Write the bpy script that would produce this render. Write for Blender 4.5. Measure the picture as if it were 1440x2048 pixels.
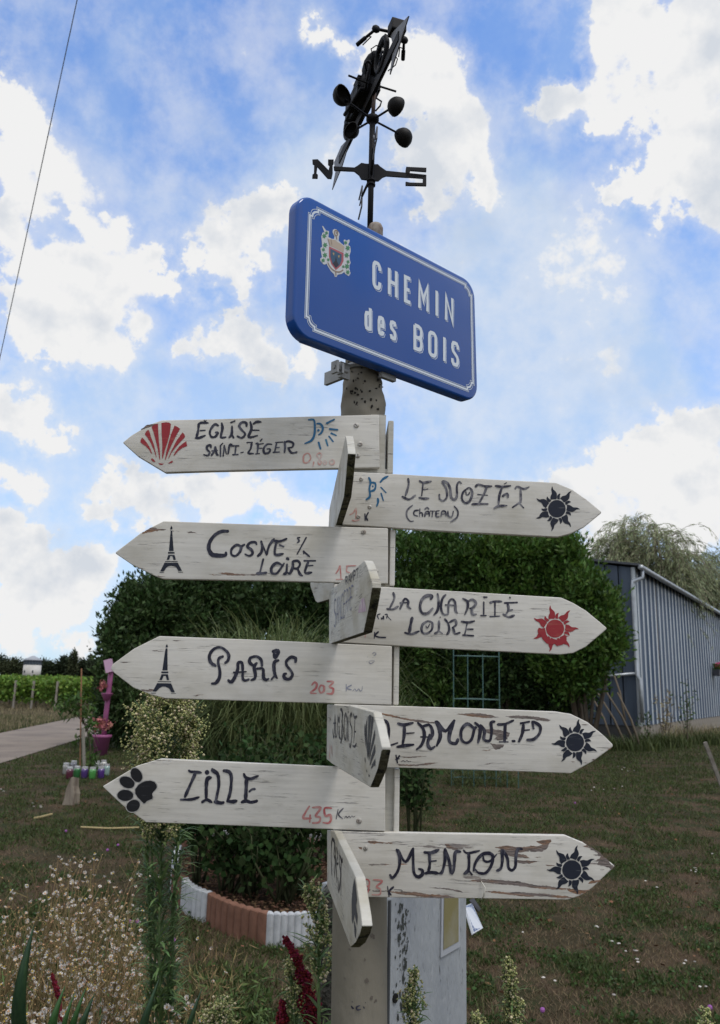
import bpy, bmesh, math, random
import numpy as np
from mathutils import Vector, Matrix, noise
R = math.radians
SC = bpy.context.scene
for o in list(bpy.data.objects): bpy.data.objects.remove(o)
COL = SC.collection
random.seed(4); RNG = np.random.default_rng(7)

# ------------------------------------------------------------------ camera
PITCH, ROLL, EYE = 12.25, 1.4, 1.5
W_PX, H_PX, FPX = 1440.0, 2048.0, 1593.0
cam_d = bpy.data.cameras.new('camera'); cam = bpy.data.objects.new('camera', cam_d); COL.objects.link(cam)
CM = Matrix.Rotation(R(90 + PITCH), 4, 'X') @ Matrix.Rotation(R(ROLL), 4, 'Z')
cam.matrix_world = Matrix.Translation((0, 0, EYE)) @ CM
cam_d.sensor_fit = 'VERTICAL'; cam_d.sensor_height = 36; cam_d.lens = 36 * FPX / H_PX
cam_d.clip_start = .05; cam_d.clip_end = 4000
cam_d.dof.use_dof = True; cam_d.dof.focus_distance = 1.5; cam_d.dof.aperture_fstop = 11
SC.camera = cam
SC.render.resolution_x, SC.render.resolution_y = 720, 1024
CR = CM.to_3x3()
def ray(px, py):
    return (CR @ Vector(((px - 720) / FPX, -(py - 1024) / FPX, -1))).normalized()
def P(px, py, D):                       # the point seen at px,py at ground distance D in front
    r = ray(px, py); return Vector((0, 0, EYE)) + r * (D / r.y)
def G(px, py, z=0.0):                   # the point of height z seen there
    r = ray(px, py); return Vector((0, 0, EYE)) + r * ((z - EYE) / r.z)

# ------------------------------------------------------------------ light
SUN_EL, SUN_AZ = 65, 140               # azimuth clockwise from +Y
sd = bpy.data.lights.new('sun', 'SUN'); sd.energy = 1.6; sd.angle = R(20); sd.color = (1, .95, .88)
sun = bpy.data.objects.new('sun', sd); COL.objects.link(sun)
dvec = Vector((math.sin(R(SUN_AZ)) * math.cos(R(SUN_EL)), math.cos(R(SUN_AZ)) * math.cos(R(SUN_EL)), math.sin(R(SUN_EL))))
sun.rotation_euler = (-dvec).to_track_quat('-Z', 'Y').to_euler()

wd = bpy.data.worlds.new('World'); SC.world = wd; wd.use_nodes = True
nt = wd.node_tree; nt.nodes.clear()
def N(t, **k):
    n = nt.nodes.new(t)
    for a, b in k.items():
        if a == 'inp':
            for i, v in b.items(): n.inputs[i].default_value = v
        else: setattr(n, a, b)
    return n
def L(a, b): nt.links.new(a, b)
def math_(op, a, b=None, c=None, clamp=False):
    n = N('ShaderNodeMath', operation=op); n.use_clamp = clamp
    for i, v in enumerate((a, b, c)):
        if v is None: continue
        if isinstance(v, (int, float)): n.inputs[i].default_value = v
        else: L(v, n.inputs[i])
    return n.outputs[0]
sky = N('ShaderNodeTexSky', sky_type='NISHITA', sun_disc=False)
sky.sun_elevation = R(SUN_EL); sky.sun_rotation = R(SUN_AZ); sky.air_density = 1.0; sky.dust_density = .6; sky.ozone_density = 2.2
tc = N('ShaderNodeTexCoord'); DIR = tc.outputs['Generated']
sep = N('ShaderNodeSeparateXYZ'); L(DIR, sep.inputs[0])
# clouds: soft masses at their directions, broken up by noise
n1 = N('ShaderNodeTexNoise', inp={'Scale': 5.0, 'Detail': 9.0, 'Roughness': .58, 'Distortion': .3}); L(DIR, n1.inputs['Vector'])
n2 = N('ShaderNodeTexNoise', inp={'Scale': 16.0, 'Detail': 6.0, 'Roughness': .6}); L(DIR, n2.inputs['Vector'])
nw = N('ShaderNodeTexNoise', inp={'Scale': 8.0, 'Detail': 10.0, 'Roughness': .64}); L(DIR, nw.inputs['Vector'])
vs = N('ShaderNodeVectorMath', operation='SUBTRACT'); L(nw.outputs['Color'], vs.inputs[0]); vs.inputs[1].default_value = (.5, .5, .5)
vm = N('ShaderNodeVectorMath', operation='SCALE'); L(vs.outputs[0], vm.inputs[0]); vm.inputs['Scale'].default_value = .17
va = N('ShaderNodeVectorMath', operation='ADD'); L(DIR, va.inputs[0]); L(vm.outputs[0], va.inputs[1]); WD = va.outputs[0]
CL = """10,170,75 60,210,80 90,270,95 150,320,75 20,310,100 195,365,40 30,410,40 0,450,60
40,530,95 130,570,100 215,580,95 60,640,110 180,670,95 270,690,65 300,560,60 330,520,40 90,710,60
385,520,55 445,500,75 505,455,55 560,430,50 600,410,40 470,560,50 520,520,45
480,660,65 430,705,55 520,700,65 380,725,40 560,740,40 620,725,35 460,620,35
30,790,80 110,820,75 165,835,45 10,930,60 70,960,50
270,985,65 340,950,50 410,965,50 450,1005,60 330,1040,70 540,1000,60 620,1025,55 560,1050,60 700,1040,60
30,1120,85 110,1130,80 190,1130,60 30,1220,90 130,1220,70 240,1080,50 60,1290,60 160,1300,50
690,70,50 730,110,75 790,120,90 850,170,105 920,230,95 965,290,70 860,270,95 880,350,65 990,350,55 780,190,70 1015,385,30
1200,40,90 1300,60,130 1420,80,140 1110,160,55 1180,170,95 1250,240,85 1340,230,120 1440,260,120 1190,270,40 1300,370,60 1360,330,100 1430,380,90 1350,440,45 1270,380,40
1420,850,70 1350,890,80 1260,930,80 1180,960,75 1100,975,60 1030,960,40 1330,990,110 1440,960,120 1040,1030,60 1200,1050,90 900,1020,60 1400,1080,90 980,990,40
250,930,55 300,900,40 480,930,45 210,1010,60 90,1050,70 20,1060,70 150,1190,70 70,1180,80 250,1060,50 420,1080,60 180,440,45 230,480,50 90,420,50 620,470,30 640,520,28 590,580,35 350,590,45 400,600,40 1440,30,120"""
acc = None
for t in CL.split():
    x, y, r = map(float, t.split(','))
    c = ray(x, y); c2 = ray(x + r, y); rad = (c - c2).length * 1.25
    d = N('ShaderNodeVectorMath', operation='DISTANCE'); L(WD, d.inputs[0]); d.inputs[1].default_value = c
    v = math_('MULTIPLY_ADD', d.outputs['Value'], -1.0 / rad, 1.0, clamp=True)
    v = math_('MULTIPLY', v, v)
    acc = v if acc is None else math_('ADD', acc, v)
# beyond the part of the sky in view the same kind of broken cumulus goes on
ax = ray(720, 780)
dt = N('ShaderNodeVectorMath', operation='DOT_PRODUCT'); L(DIR, dt.inputs[0]); dt.inputs[1].default_value = ax
away = N('ShaderNodeMapRange', inp={1: .80, 2: .68, 3: 0.0, 4: 1.0}); L(dt.outputs['Value'], away.inputs[0])
gen = N('ShaderNodeTexNoise', inp={'Scale': 2.2, 'Detail': 5.0, 'Roughness': .5}); L(DIR, gen.inputs['Vector'])
g = N('ShaderNodeMapRange', inp={1: .42, 2: .56, 3: 0.0, 4: .8}); L(gen.outputs['Fac'], g.inputs[0])
acc = math_('ADD', acc, math_('MULTIPLY', g.outputs[0], away.outputs[0]))
acc = math_('MINIMUM', acc, .72)
n3 = N('ShaderNodeTexNoise', inp={'Scale': 45.0, 'Detail': 6.0, 'Roughness': .65}); L(DIR, n3.inputs['Vector'])
f = math_('ADD', acc, math_('MULTIPLY', math_('SUBTRACT', n1.outputs['Fac'], .5), 1.1))
f = math_('ADD', f, math_('MULTIPLY', math_('SUBTRACT', n2.outputs['Fac'], .5), .98))
f = math_('ADD', f, math_('MULTIPLY', math_('SUBTRACT', n3.outputs['Fac'], .5), .30))
f = math_('ADD', f, .035)
mk = N('ShaderNodeMapRange', interpolation_type='SMOOTHSTEP', inp={1: .11, 2: .40}); L(f, mk.inputs[0])
# thin high veil, denser to the horizon
nv = N('ShaderNodeTexNoise', inp={'Scale': 3.0, 'Detail': 7.0, 'Roughness': .6, 'Distortion': .8}); L(DIR, nv.inputs['Vector'])
veil = N('ShaderNodeMapRange', inp={1: .42, 2: .72, 3: 0.0, 4: .55}); L(nv.outputs['Fac'], veil.inputs[0])
hz = N('ShaderNodeMapRange', inp={1: .72, 2: .02, 3: 0.02, 4: .85}); L(sep.outputs[2], hz.inputs[0])
vtot = math_('ADD', veil.outputs[0], hz.outputs[0], clamp=True)
vr = None
for x, y, r_ in ((1150, 620, 330), (1000, 480, 200), (980, 850, 220), (560, 800, 220), (200, 900, 260), (1150, 780, 260), (620, 350, 160)):
    c = ray(x, y); rad = (c - ray(x + r_, y)).length; d = N('ShaderNodeVectorMath', operation='DISTANCE'); L(WD, d.inputs[0]); d.inputs[1].default_value = c
    v = math_('MULTIPLY_ADD', d.outputs['Value'], -1.0 / rad, 1.0, clamp=True); vr = v if vr is None else math_('ADD', vr, v)
vr = math_('MULTIPLY', vr, math_('MULTIPLY_ADD', n1.outputs['Fac'], 1.6, -.1))
vtot = math_('ADD', vtot, vr, clamp=True)
vtot = math_('MULTIPLY', vtot, .74)
shade = N('ShaderNodeTexNoise', inp={'Scale': 7.0, 'Detail': 5.0}); L(DIR, shade.inputs['Vector'])
sv_ = N('ShaderNodeVectorMath', operation='ADD'); L(DIR, sv_.inputs[0]); sv_.inputs[1].default_value = (.006, 0, .022)
nE = N('ShaderNodeTexNoise', inp={'Scale': 9.0, 'Detail': 7.0, 'Roughness': .55}); L(DIR, nE.inputs['Vector'])
nF = N('ShaderNodeTexNoise', inp={'Scale': 9.0, 'Detail': 7.0, 'Roughness': .55}); L(sv_.outputs[0], nF.inputs['Vector'])
sh_ = math_('MULTIPLY_ADD', math_('SUBTRACT', nE.outputs['Fac'], nF.outputs['Fac']), 1.1, shade.outputs['Fac'])
sh_ = math_('ADD', sh_, math_('MULTIPLY_ADD', f, -.16, .10))
sr = N('ShaderNodeValToRGB'); L(sh_, sr.inputs[0])
sr.color_ramp.elements[0].position = .30; sr.color_ramp.elements[0].color = (.66, .70, .76, 1)
sr.color_ramp.elements[1].position = .52; sr.color_ramp.elements[1].color = (.88, .88, .88, 1)
sk = N('ShaderNodeVectorMath', operation='SCALE'); L(sky.outputs[0], sk.inputs[0]); sk.inputs['Scale'].default_value = .15
tint = N('ShaderNodeVectorMath', operation='MULTIPLY'); L(sk.outputs[0], tint.inputs[0]); tint.inputs[1].default_value = (1.02, 1.36, 1.78)
m1 = N('ShaderNodeMix', data_type='RGBA'); L(vtot, m1.inputs[0]); L(tint.outputs[0], m1.inputs[6]); m1.inputs[7].default_value = (.54, .68, .85, 1)
m2 = N('ShaderNodeMix', data_type='RGBA'); L(mk.outputs[0], m2.inputs[0]); L(m1.outputs[2], m2.inputs[6]); L(sr.outputs[0], m2.inputs[7])
mk2 = N('ShaderNodeMapRange', interpolation_type='SMOOTHSTEP', inp={1: -.22, 2: .32, 3: 0.0, 4: .46}); L(f, mk2.inputs[0])
mkf = math_('MAXIMUM', mk.outputs[0], mk2.outputs[0]); L(mkf, m2.inputs[0])
bg = N('ShaderNodeBackground'); L(m2.outputs[2], bg.inputs[0]); bg.inputs[1].default_value = 1.0
ow = N('ShaderNodeOutputWorld'); L(bg.outputs[0], ow.inputs[0])
SC.view_settings.view_transform = 'Standard'; SC.view_settings.look = 'None'
SC.view_settings.exposure = 0; SC.view_settings.gamma = 1; SC.view_settings.use_curve_mapping = False

# ------------------------------------------------------------------ materials
MT = {}
def mat(name, col, rough=.7, spec=.3, metal=0, var=None, bump=0, bscale=40, island=False, transl=0, stretch=(1, 1, 1), coat=0):
    """base colour col; var=(colour2, scale, lo, hi) mixes a second colour by noise"""
    if name in MT: return MT[name]
    m = bpy.data.materials.new(name); m.use_nodes = True; t = m.node_tree; nd = t.nodes; lk = t.links
    b = nd['Principled BSDF']; b.inputs['Roughness'].default_value = rough; b.inputs['Metallic'].default_value = metal
    b.inputs['Specular IOR Level'].default_value = spec; b.inputs['Coat Weight'].default_value = coat
    b.inputs['Base Color'].default_value = (*col, 1)
    co = nd.new('ShaderNodeTexCoord'); mp = nd.new('ShaderNodeMapping'); mp.inputs['Scale'].default_value = stretch
    lk.new(co.outputs['Object'], mp.inputs[0]); out = None
    if var:
        layers = var if isinstance(var[0], (list, tuple)) and len(var[0]) == 4 and isinstance(var[0][0], (list, tuple)) else [var]
        prev = None
        for (c2, sc, lo, hi) in layers:
            n = nd.new('ShaderNodeTexNoise'); n.inputs['Scale'].default_value = sc; n.inputs['Detail'].default_value = 8
            n.inputs['Roughness'].default_value = .62; lk.new(mp.outputs[0], n.inputs['Vector'])
            r = nd.new('ShaderNodeMapRange'); r.inputs[1].default_value = lo; r.inputs[2].default_value = hi
            lk.new(n.outputs['Fac'], r.inputs[0])
            x = nd.new('ShaderNodeMix'); x.data_type = 'RGBA'; lk.new(r.outputs[0], x.inputs[0])
            if prev is None: x.inputs[6].default_value = (*col, 1)
            else: lk.new(prev, x.inputs[6])
            x.inputs[7].default_value = (*c2, 1); prev = x.outputs[2]
        out = prev
    if island:
        gi = nd.new('ShaderNodeNewGeometry'); rr = nd.new('ShaderNodeMapRange')
        rr.inputs[3].default_value = .55; rr.inputs[4].default_value = 1.5
        lk.new(gi.outputs['Random Per Island'], rr.inputs[0])
        hs = nd.new('ShaderNodeHueSaturation'); lk.new(rr.outputs[0], hs.inputs['Value'])
        h2 = nd.new('ShaderNodeMapRange'); h2.inputs[3].default_value = .475; h2.inputs[4].default_value = .52
        mu = nd.new('ShaderNodeMath'); mu.operation = 'MULTIPLY'; mu.inputs[1].default_value = 7.31
        fr = nd.new('ShaderNodeMath'); fr.operation = 'FRACT'
        lk.new(gi.outputs['Random Per Island'], mu.inputs[0]); lk.new(mu.outputs[0], fr.inputs[0]); lk.new(fr.outputs[0], h2.inputs[0])
        lk.new(h2.outputs[0], hs.inputs['Hue'])
        if out: lk.new(out, hs.inputs['Color'])
        else: hs.inputs['Color'].default_value = (*col, 1)
        out = hs.outputs[0]
    if out: lk.new(out, b.inputs['Base Color'])
    if bump:
        n = nd.new('ShaderNodeTexNoise'); n.inputs['Scale'].default_value = bscale; n.inputs['Detail'].default_value = 6
        lk.new(mp.outputs[0], n.inputs['Vector'])
        bp = nd.new('ShaderNodeBump'); bp.inputs['Strength'].default_value = bump; bp.inputs['Distance'].default_value = .01
        lk.new(n.outputs['Fac'], bp.inputs['Height']); lk.new(bp.outputs[0], b.inputs['Normal'])
    if transl:
        tr = nd.new('ShaderNodeBsdfTranslucent'); mx = nd.new('ShaderNodeMixShader'); mx.inputs[0].default_value = transl
        if out: lk.new(out, tr.inputs[0])
        else: tr.inputs[0].default_value = (*col, 1)
        o = nd['Material Output']; lk.new(b.outputs[0], mx.inputs[1]); lk.new(tr.outputs[0], mx.inputs[2]); lk.new(mx.outputs[0], o.inputs[0])
    MT[name] = m; return m

def board_mat(name, peel, crack=.60, dirt=.35, base=(.66, .635, .58), off=(0, 0, 0)):
    """old white paint on a plank: grain cracks, dirt, and paint flaked to grey and brown wood"""
    m = bpy.data.materials.new(name); m.use_nodes = True; t = m.node_tree; nd = t.nodes; lk = t.links
    b = nd['Principled BSDF']; b.inputs['Specular IOR Level'].default_value = .25
    co = nd.new('ShaderNodeTexCoord')
    def nz(sc, scale, detail=7, rough=.6, dist=0):
        mp = nd.new('ShaderNodeMapping'); mp.inputs['Scale'].default_value = sc; mp.inputs['Location'].default_value = off
        lk.new(co.outputs['Object'], mp.inputs[0])
        n = nd.new('ShaderNodeTexNoise'); n.inputs['Scale'].default_value = scale; n.inputs['Detail'].default_value = detail
        n.inputs['Roughness'].default_value = rough; n.inputs['Distortion'].default_value = dist
        lk.new(mp.outputs[0], n.inputs['Vector']); return n.outputs['Fac']
    def rng(s, lo, hi, a=0.0, c=1.0):
        r = nd.new('ShaderNodeMapRange'); r.inputs[1].default_value = lo; r.inputs[2].default_value = hi
        r.inputs[3].default_value = a; r.inputs[4].default_value = c; lk.new(s, r.inputs[0]); return r.outputs[0]
    def mix(f, a, c):
        x = nd.new('ShaderNodeMix'); x.data_type = 'RGBA'
        if isinstance(f, float): x.inputs[0].default_value = f
        else: lk.new(f, x.inputs[0])
        for i, v in ((6, a), (7, c)):
            if isinstance(v, tuple): x.inputs[i].default_value = (*v, 1)
            else: lk.new(v, x.inputs[i])
        return x.outputs[2]
    def mul(a, c):
        q = nd.new('ShaderNodeMath'); q.operation = 'MULTIPLY'
        for i, v in enumerate((a, c)):
            if isinstance(v, float): q.inputs[i].default_value = v
            else: lk.new(v, q.inputs[i])
        return q.outputs[0]
    streak = nz((2.5, 2.5, 45), 4)
    blotch = nz((1, 1, 1.6), 9)
    fine = nz((4, 4, 110), 6)
    paint = mix(rng(streak, .35, .7), base, tuple(c * .86 for c in base))
    paint = mix(mul(rng(blotch, .45, .75), dirt), paint, (.36, .33, .25))
    cracks = mul(rng(fine, crack, crack + .05), rng(nz((2, 2, 6), 5), .5, .62))
    paint = mix(mul(cracks, .75), paint, (.13, .12, .12))
    wood = mix(rng(nz((3, 3, 60), 7), .4, .6), (.17, .15, .145), (.33, .29, .26))
    wood = mix(rng(nz((2, 2, 8), 6), .60, .66), wood, (.33, .17, .09))
    pl = nz((1.0, 1.0, 9), 6, 9, .66)
    pf = rng(pl, 1 - peel, 1 - peel + .012)
    col = mix(pf, paint, wood)
    lk.new(col, b.inputs['Base Color'])
    lk.new(rng(blotch, .3, .7, .45, .75), b.inputs['Roughness'])
    h = nd.new('ShaderNodeMath'); h.operation = 'SUBTRACT'; lk.new(mul(fine, .35), h.inputs[0]); lk.new(pf, h.inputs[1])
    h2 = nd.new('ShaderNodeMath'); h2.operation = 'SUBTRACT'; lk.new(h.outputs[0], h2.inputs[0]); lk.new(cracks, h2.inputs[1])
    bp = nd.new('ShaderNodeBump'); bp.inputs['Strength'].default_value = .55; bp.inputs['Distance'].default_value = .0012
    lk.new(h2.outputs[0], bp.inputs['Height']); lk.new(bp.outputs[0], b.inputs['Normal'])
    return m

# ------------------------------------------------------------------ object helpers
def props(o, label=None, cat=None, group=None, kind=None, category=None):
    cat = cat or category
    for k, v in (('label', label), ('category', cat), ('group', group), ('kind', kind)):
        if v: o[k] = v
    return o
def link(name, me, m=None, parent=None, smooth=False, **k):
    if m is not None:
        for x in (m if isinstance(m, (list, tuple)) else [m]): me.materials.append(x)
    if smooth: me.polygons.foreach_set('use_smooth', [True] * len(me.polygons))
    o = bpy.data.objects.new(name, me); COL.objects.link(o)
    if parent is not None:
        o.parent = parent; o.matrix_parent_inverse = parent.matrix_world.inverted()
    return props(o, **k)
def thing(name, label, cat, loc=(0, 0, 0), group=None):
    o = bpy.data.objects.new(name, None); COL.objects.link(o); o.location = loc; o.empty_display_size = .1
    bpy.context.view_layer.update() if False else None
    o.matrix_world = Matrix.Translation(loc)
    return props(o, label, cat, group)
def mesh_np(name, V, Q):
    """V (N,3) floats, Q (M,k) ints"""
    V = np.asarray(V, np.float32); Q = np.asarray(Q, np.int32); k = Q.shape[1]
    me = bpy.data.meshes.new(name); me.vertices.add(len(V)); me.vertices.foreach_set('co', V.ravel())
    me.loops.add(Q.size); me.loops.foreach_set('vertex_index', Q.ravel())
    me.polygons.add(len(Q)); me.polygons.foreach_set('loop_start', np.arange(0, Q.size, k, dtype=np.int32))
    me.polygons.foreach_set('loop_total', np.full(len(Q), k, np.int32)); me.update(calc_edges=True); return me
def mesh_py(name, V, F):
    me = bpy.data.meshes.new(name); me.from_pydata([tuple(v) for v in V], [], F); me.update(); return me
class MB:
    def __init__(s): s.v = []; s.f = []; s.mi = []
    def add(s, V, F, mi=0):
        n = len(s.v); s.v += [tuple(v) for v in V]; s.f += [tuple(i + n for i in f) for f in F]; s.mi += [mi] * len(F)
    def box(s, c, h, ax=None, mi=0):
        c = Vector(c); A = ax or (Vector((1, 0, 0)), Vector((0, 1, 0)), Vector((0, 0, 1)))
        V = [c + A[0] * h[0] * i + A[1] * h[1] * j + A[2] * h[2] * k for i in (-1, 1) for j in (-1, 1) for k in (-1, 1)]
        s.add(V, [(0, 1, 3, 2), (4, 6, 7, 5), (0, 4, 5, 1), (2, 3, 7, 6), (0, 2, 6, 4), (1, 5, 7, 3)], mi)
    def tube(s, pts, rad, seg=8, caps=True, mi=0):
        pts = [Vector(p) for p in pts]; n = len(pts)
        rad = rad if isinstance(rad, (list, tuple)) else [rad] * n
        V = []; up = None
        for i, p in enumerate(pts):
            d = (pts[min(i + 1, n - 1)] - pts[max(i - 1, 0)]).normalized()
            if up is None: up = d.orthogonal().normalized()
            up = (up - d * up.dot(d)).normalized(); w = d.cross(up)
            for k in range(seg):
                a = 2 * math.pi * k / seg; V.append(p + (up * math.cos(a) + w * math.sin(a)) * rad[i])
        F = [(i * seg + k, i * seg + (k + 1) % seg, (i + 1) * seg + (k + 1) % seg, (i + 1) * seg + k) for i in range(n - 1) for k in range(seg)]
        if caps: F += [tuple(reversed(range(seg))), tuple(range((n - 1) * seg, n * seg))]
        s.add(V, F, mi)
    def ball(s, c, r, ax=None, seg=10, rings=6, mi=0):
        c = Vector(c); r = r if isinstance(r, (list, tuple)) else (r, r, r)
        A = ax or (Vector((1, 0, 0)), Vector((0, 1, 0)), Vector((0, 0, 1))); V = [c + A[2] * r[2]]
        for i in range(1, rings):
            t = math.pi * i / rings
            for k in range(seg):
                a = 2 * math.pi * k / seg
                V.append(c + A[0] * r[0] * math.sin(t) * math.cos(a) + A[1] * r[1] * math.sin(t) * math.sin(a) + A[2] * r[2] * math.cos(t))
        V.append(c - A[2] * r[2]); F = [(0, 1 + k, 1 + (k + 1) % seg) for k in range(seg)]
        for i in range(rings - 2):
            for k in range(seg):
                a, b = 1 + i * seg + k, 1 + i * seg + (k + 1) % seg; F.append((a, a + seg, b + seg, b))
        l = 1 + (rings - 2) * seg; F += [(l + (k + 1) % seg, l + k, len(V) - 1) for k in range(seg)]
        s.add(V, F, mi)
    def build(s, name, m, parent=None, smooth=False, **k):
        me = mesh_py(name, s.v, s.f); o = link(name, me, m, parent, smooth, **k)
        if any(s.mi): me.polygons.foreach_set('material_index', s.mi)
        return o
def bev(o, w=.002, seg=2):
    bm = bmesh.new(); bm.from_mesh(o.data); bmesh.ops.recalc_face_normals(bm, faces=bm.faces)
    bmesh.ops.bevel(bm, geom=[e for e in bm.edges if len(e.link_faces) == 2 and e.calc_face_angle() > .35], offset=w, segments=seg, affect='EDGES', profile=.6)
    bm.to_mesh(o.data); bm.free(); return o

# foliage: diamond leaves
def unit(a): return a / np.maximum(np.linalg.norm(a, axis=1, keepdims=True), 1e-6)
def leaf_mesh(name, C, U, Vv, fold=0.0):
    C = np.asarray(C); n = len(C)
    V = np.stack([C, C + U * .45 + Vv * .5, C + U, C + U * .45 - Vv * .5], 1).reshape(-1, 3)
    Q = np.arange(4 * n).reshape(n, 4); return mesh_np(name, V, Q)
def leaves_at(C, size, up=.2, seed=0, outward=None, aspect=.45):
    r = np.random.default_rng(seed); n = len(C); d = r.normal(size=(n, 3))
    if outward is not None: d += outward * 1.1
    d[:, 2] += up; d = unit(d); s = size * r.uniform(.6, 1.35, (n, 1)); U = d * s
    w = unit(np.cross(d, r.normal(size=(n, 3)))) * s * aspect; return C, U, w
def crown_points(lobes, ncl, per, spread, seed, rmin=.7, flat_bottom=True):
    r = np.random.default_rng(seed); A = []; O = []
    vol = np.array([l[3] * l[4] + l[3] * l[5] for l in lobes]); vol /= vol.sum()
    for l, w in zip(lobes, vol):
        n = max(1, int(ncl * w)); d = unit(r.normal(size=(n, 3))); rad = r.uniform(rmin, 1.03, (n, 1)) ** .7
        c = np.array(l[:3]) + d * rad * np.array(l[3:6])
        rep = r.integers(int(per * .6), int(per * 1.4) + 1, n)
        cc = np.repeat(c, rep, 0); dd = np.repeat(d, rep, 0)
        sp = np.repeat(r.uniform(.55, 1.35, n), rep)[:, None] * spread
        A.append(cc + r.normal(size=cc.shape) * sp * [1, 1, 1.25]); O.append(dd)
    A = np.concatenate(A); O = np.concatenate(O); k = A[:, 2] > .03; return A[k], O[k]
def sublobes(lobes, n, seed, lo=.26, hi=.5):
    rr = random.Random(seed); out = list(lobes)
    for l in lobes:
        for k in range(n):
            a = rr.uniform(0, 6.28); e = rr.uniform(-.2, 1.35); s_ = rr.uniform(lo, hi); c_, q_ = math.cos(e), math.sin(e)
            out.append((l[0] + math.cos(a) * c_ * l[3] * .98, l[1] + math.sin(a) * c_ * l[4] * .98, l[2] + q_ * l[5] * .98, l[3] * s_ * .7, l[4] * s_, l[5] * s_ * 1.2))
    return out
def plant_tree(name, label, cat, base, lobes, ncl, per, spread, leaf, m, seed, trunk=None, group=None, aspect=.45, up=.3, barkmat=None, rmin=.7, shoots=0):
    t = thing(name, label, cat, base, group)
    Pn, O = crown_points(lobes, ncl, per, spread, seed, rmin)
    if shoots:
        r = np.random.default_rng(seed + 9); E = []; Q = []
        for k in range(shoots):
            l = lobes[r.integers(0, len(trunk or lobes))]; a = r.uniform(0, 6.28); e = r.uniform(-.1, 1.5); d = np.array([math.cos(a) * math.cos(e), math.sin(a) * math.cos(e), math.sin(e)])
            p0_ = np.array(l[:3]) + d * np.array(l[3:6]) * .97; v = unit((d * .6 + [0, 0, .9] + r.normal(0, .3, 3))[None])[0] * r.uniform(.25, .75)
            u = r.uniform(0, 1, 16)[:, None]; E.append(p0_ + v * u + r.normal(0, .035, (16, 3)) * (1.3 - u)); Q.append(np.repeat(v[None], 16, 0) * 1.5)
        Pn = np.concatenate([Pn] + E); O = np.concatenate([O] + Q)
    c, U, w = leaves_at(Pn, leaf, up, seed + 1, O, aspect)
    link('crown', leaf_mesh('crown', c, U, w), m, t)
    rr = random.Random(seed); b = MB(); base = Vector(base)
    for l in (trunk if trunk is not None else lobes):
        e = Vector(l[:3]); mid = base.lerp(e, .5) + Vector((rr.uniform(-.1, .1), rr.uniform(-.1, .1), 0)) * (e - base).length * .5
        rad = .008 * (e - base).length + .016
        b.tube([base + Vector((rr.uniform(-.1, .1), rr.uniform(-.1, .1), -.05)), mid, e], [rad * 1.6, rad, rad * .35], 6)
        for k in range(3):
            q = mid.lerp(e, rr.uniform(0, .8)); v = Vector((rr.uniform(-1, 1), rr.uniform(-1, 1), rr.uniform(.1, .9))) * l[3] * .6
            b.tube([q, q + v * .6, q + v], [rad * .6, rad * .4, rad * .15], 5)
    b.build('trunk', barkmat or M_BARK, t, True)
    return t

M_BARK = mat('bark', (.10, .075, .055), .9, .1, var=((.17, .15, .12), 14, .4, .7), bump=.5, bscale=30, stretch=(1, 1, .2))

# ------------------------------------------------------------------ ground
M_GR = mat('dry_lawn_soil', (.042, .036, .020), .95, .08, var=[((.085, .058, .038), 1.1, .42, .62), ((.026, .038, .014), 2.6, .50, .62), ((.12, .09, .06), 9.0, .62, .74)], bump=.8, bscale=25)
def ground_z(x, y): return 0.0
gm = MB(); xs = [-1500, -60, -25, -12, -6, -3, 0, 3, 6, 12, 25, 60, 1500]; ys = [-30, 0, 2, 4, 6, 9, 13, 20, 35, 70, 150, 400, 2500]
V = [(x, y, 0) for y in ys for x in xs]; nx = len(xs)
gm.add(V, [(j * nx + i, j * nx + i + 1, (j + 1) * nx + i + 1, (j + 1) * nx + i) for j in range(len(ys) - 1) for i in range(nx - 1)])
gm.build('ground', M_GR, kind='structure')
# lane of pale asphalt passing left to the vineyard
M_RD = mat('worn_asphalt', (.24, .20, .165), .9, .15, var=[((.17, .14, .12), .8, .42, .65), ((.30, .26, .22), 40, .55, .75)], bump=.3, bscale=120)
a0, a1 = G(0, 1528), G(152, 1481); b0, b1 = G(0, 1467), G(159, 1434)
da = (a1 - a0).normalized(); db = (b1 - b0).normalized()
lane = [a0 - da * 9, a0, a0.lerp(a1, .5) , a1, a1 + da * 10, a1 + da * 45, b1 + db * 40, b1 + db * 8, b1, b0.lerp(b1, .5), b0, b0 - db * 9]
me = mesh_py('lane', [Vector((p.x, p.y, .012)) for p in lane], [(0, 1, 10, 11), (1, 2, 9, 10), (2, 3, 8, 9), (3, 4, 7, 8), (4, 5, 6, 7)])
link('lane', me, M_RD, kind='structure')
def on_lane(x, y):
    p = Vector((x, y)); A = (p - a0.xy).dot(Vector((-da.y, da.x))); B = (p - b0.xy).dot(Vector((-db.y, db.x)))
    return A > 0 and B < 0
na = np.array([-da.y, da.x]); nb = np.array([-db.y, db.x])
def lane_mask(X, Y):
    A = (X - a0.x) * na[0] + (Y - a0.y) * na[1]; B = (X - b0.x) * nb[0] + (Y - b0.y) * nb[1]; return (A > -.05) & (B < .05), B > 0
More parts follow.
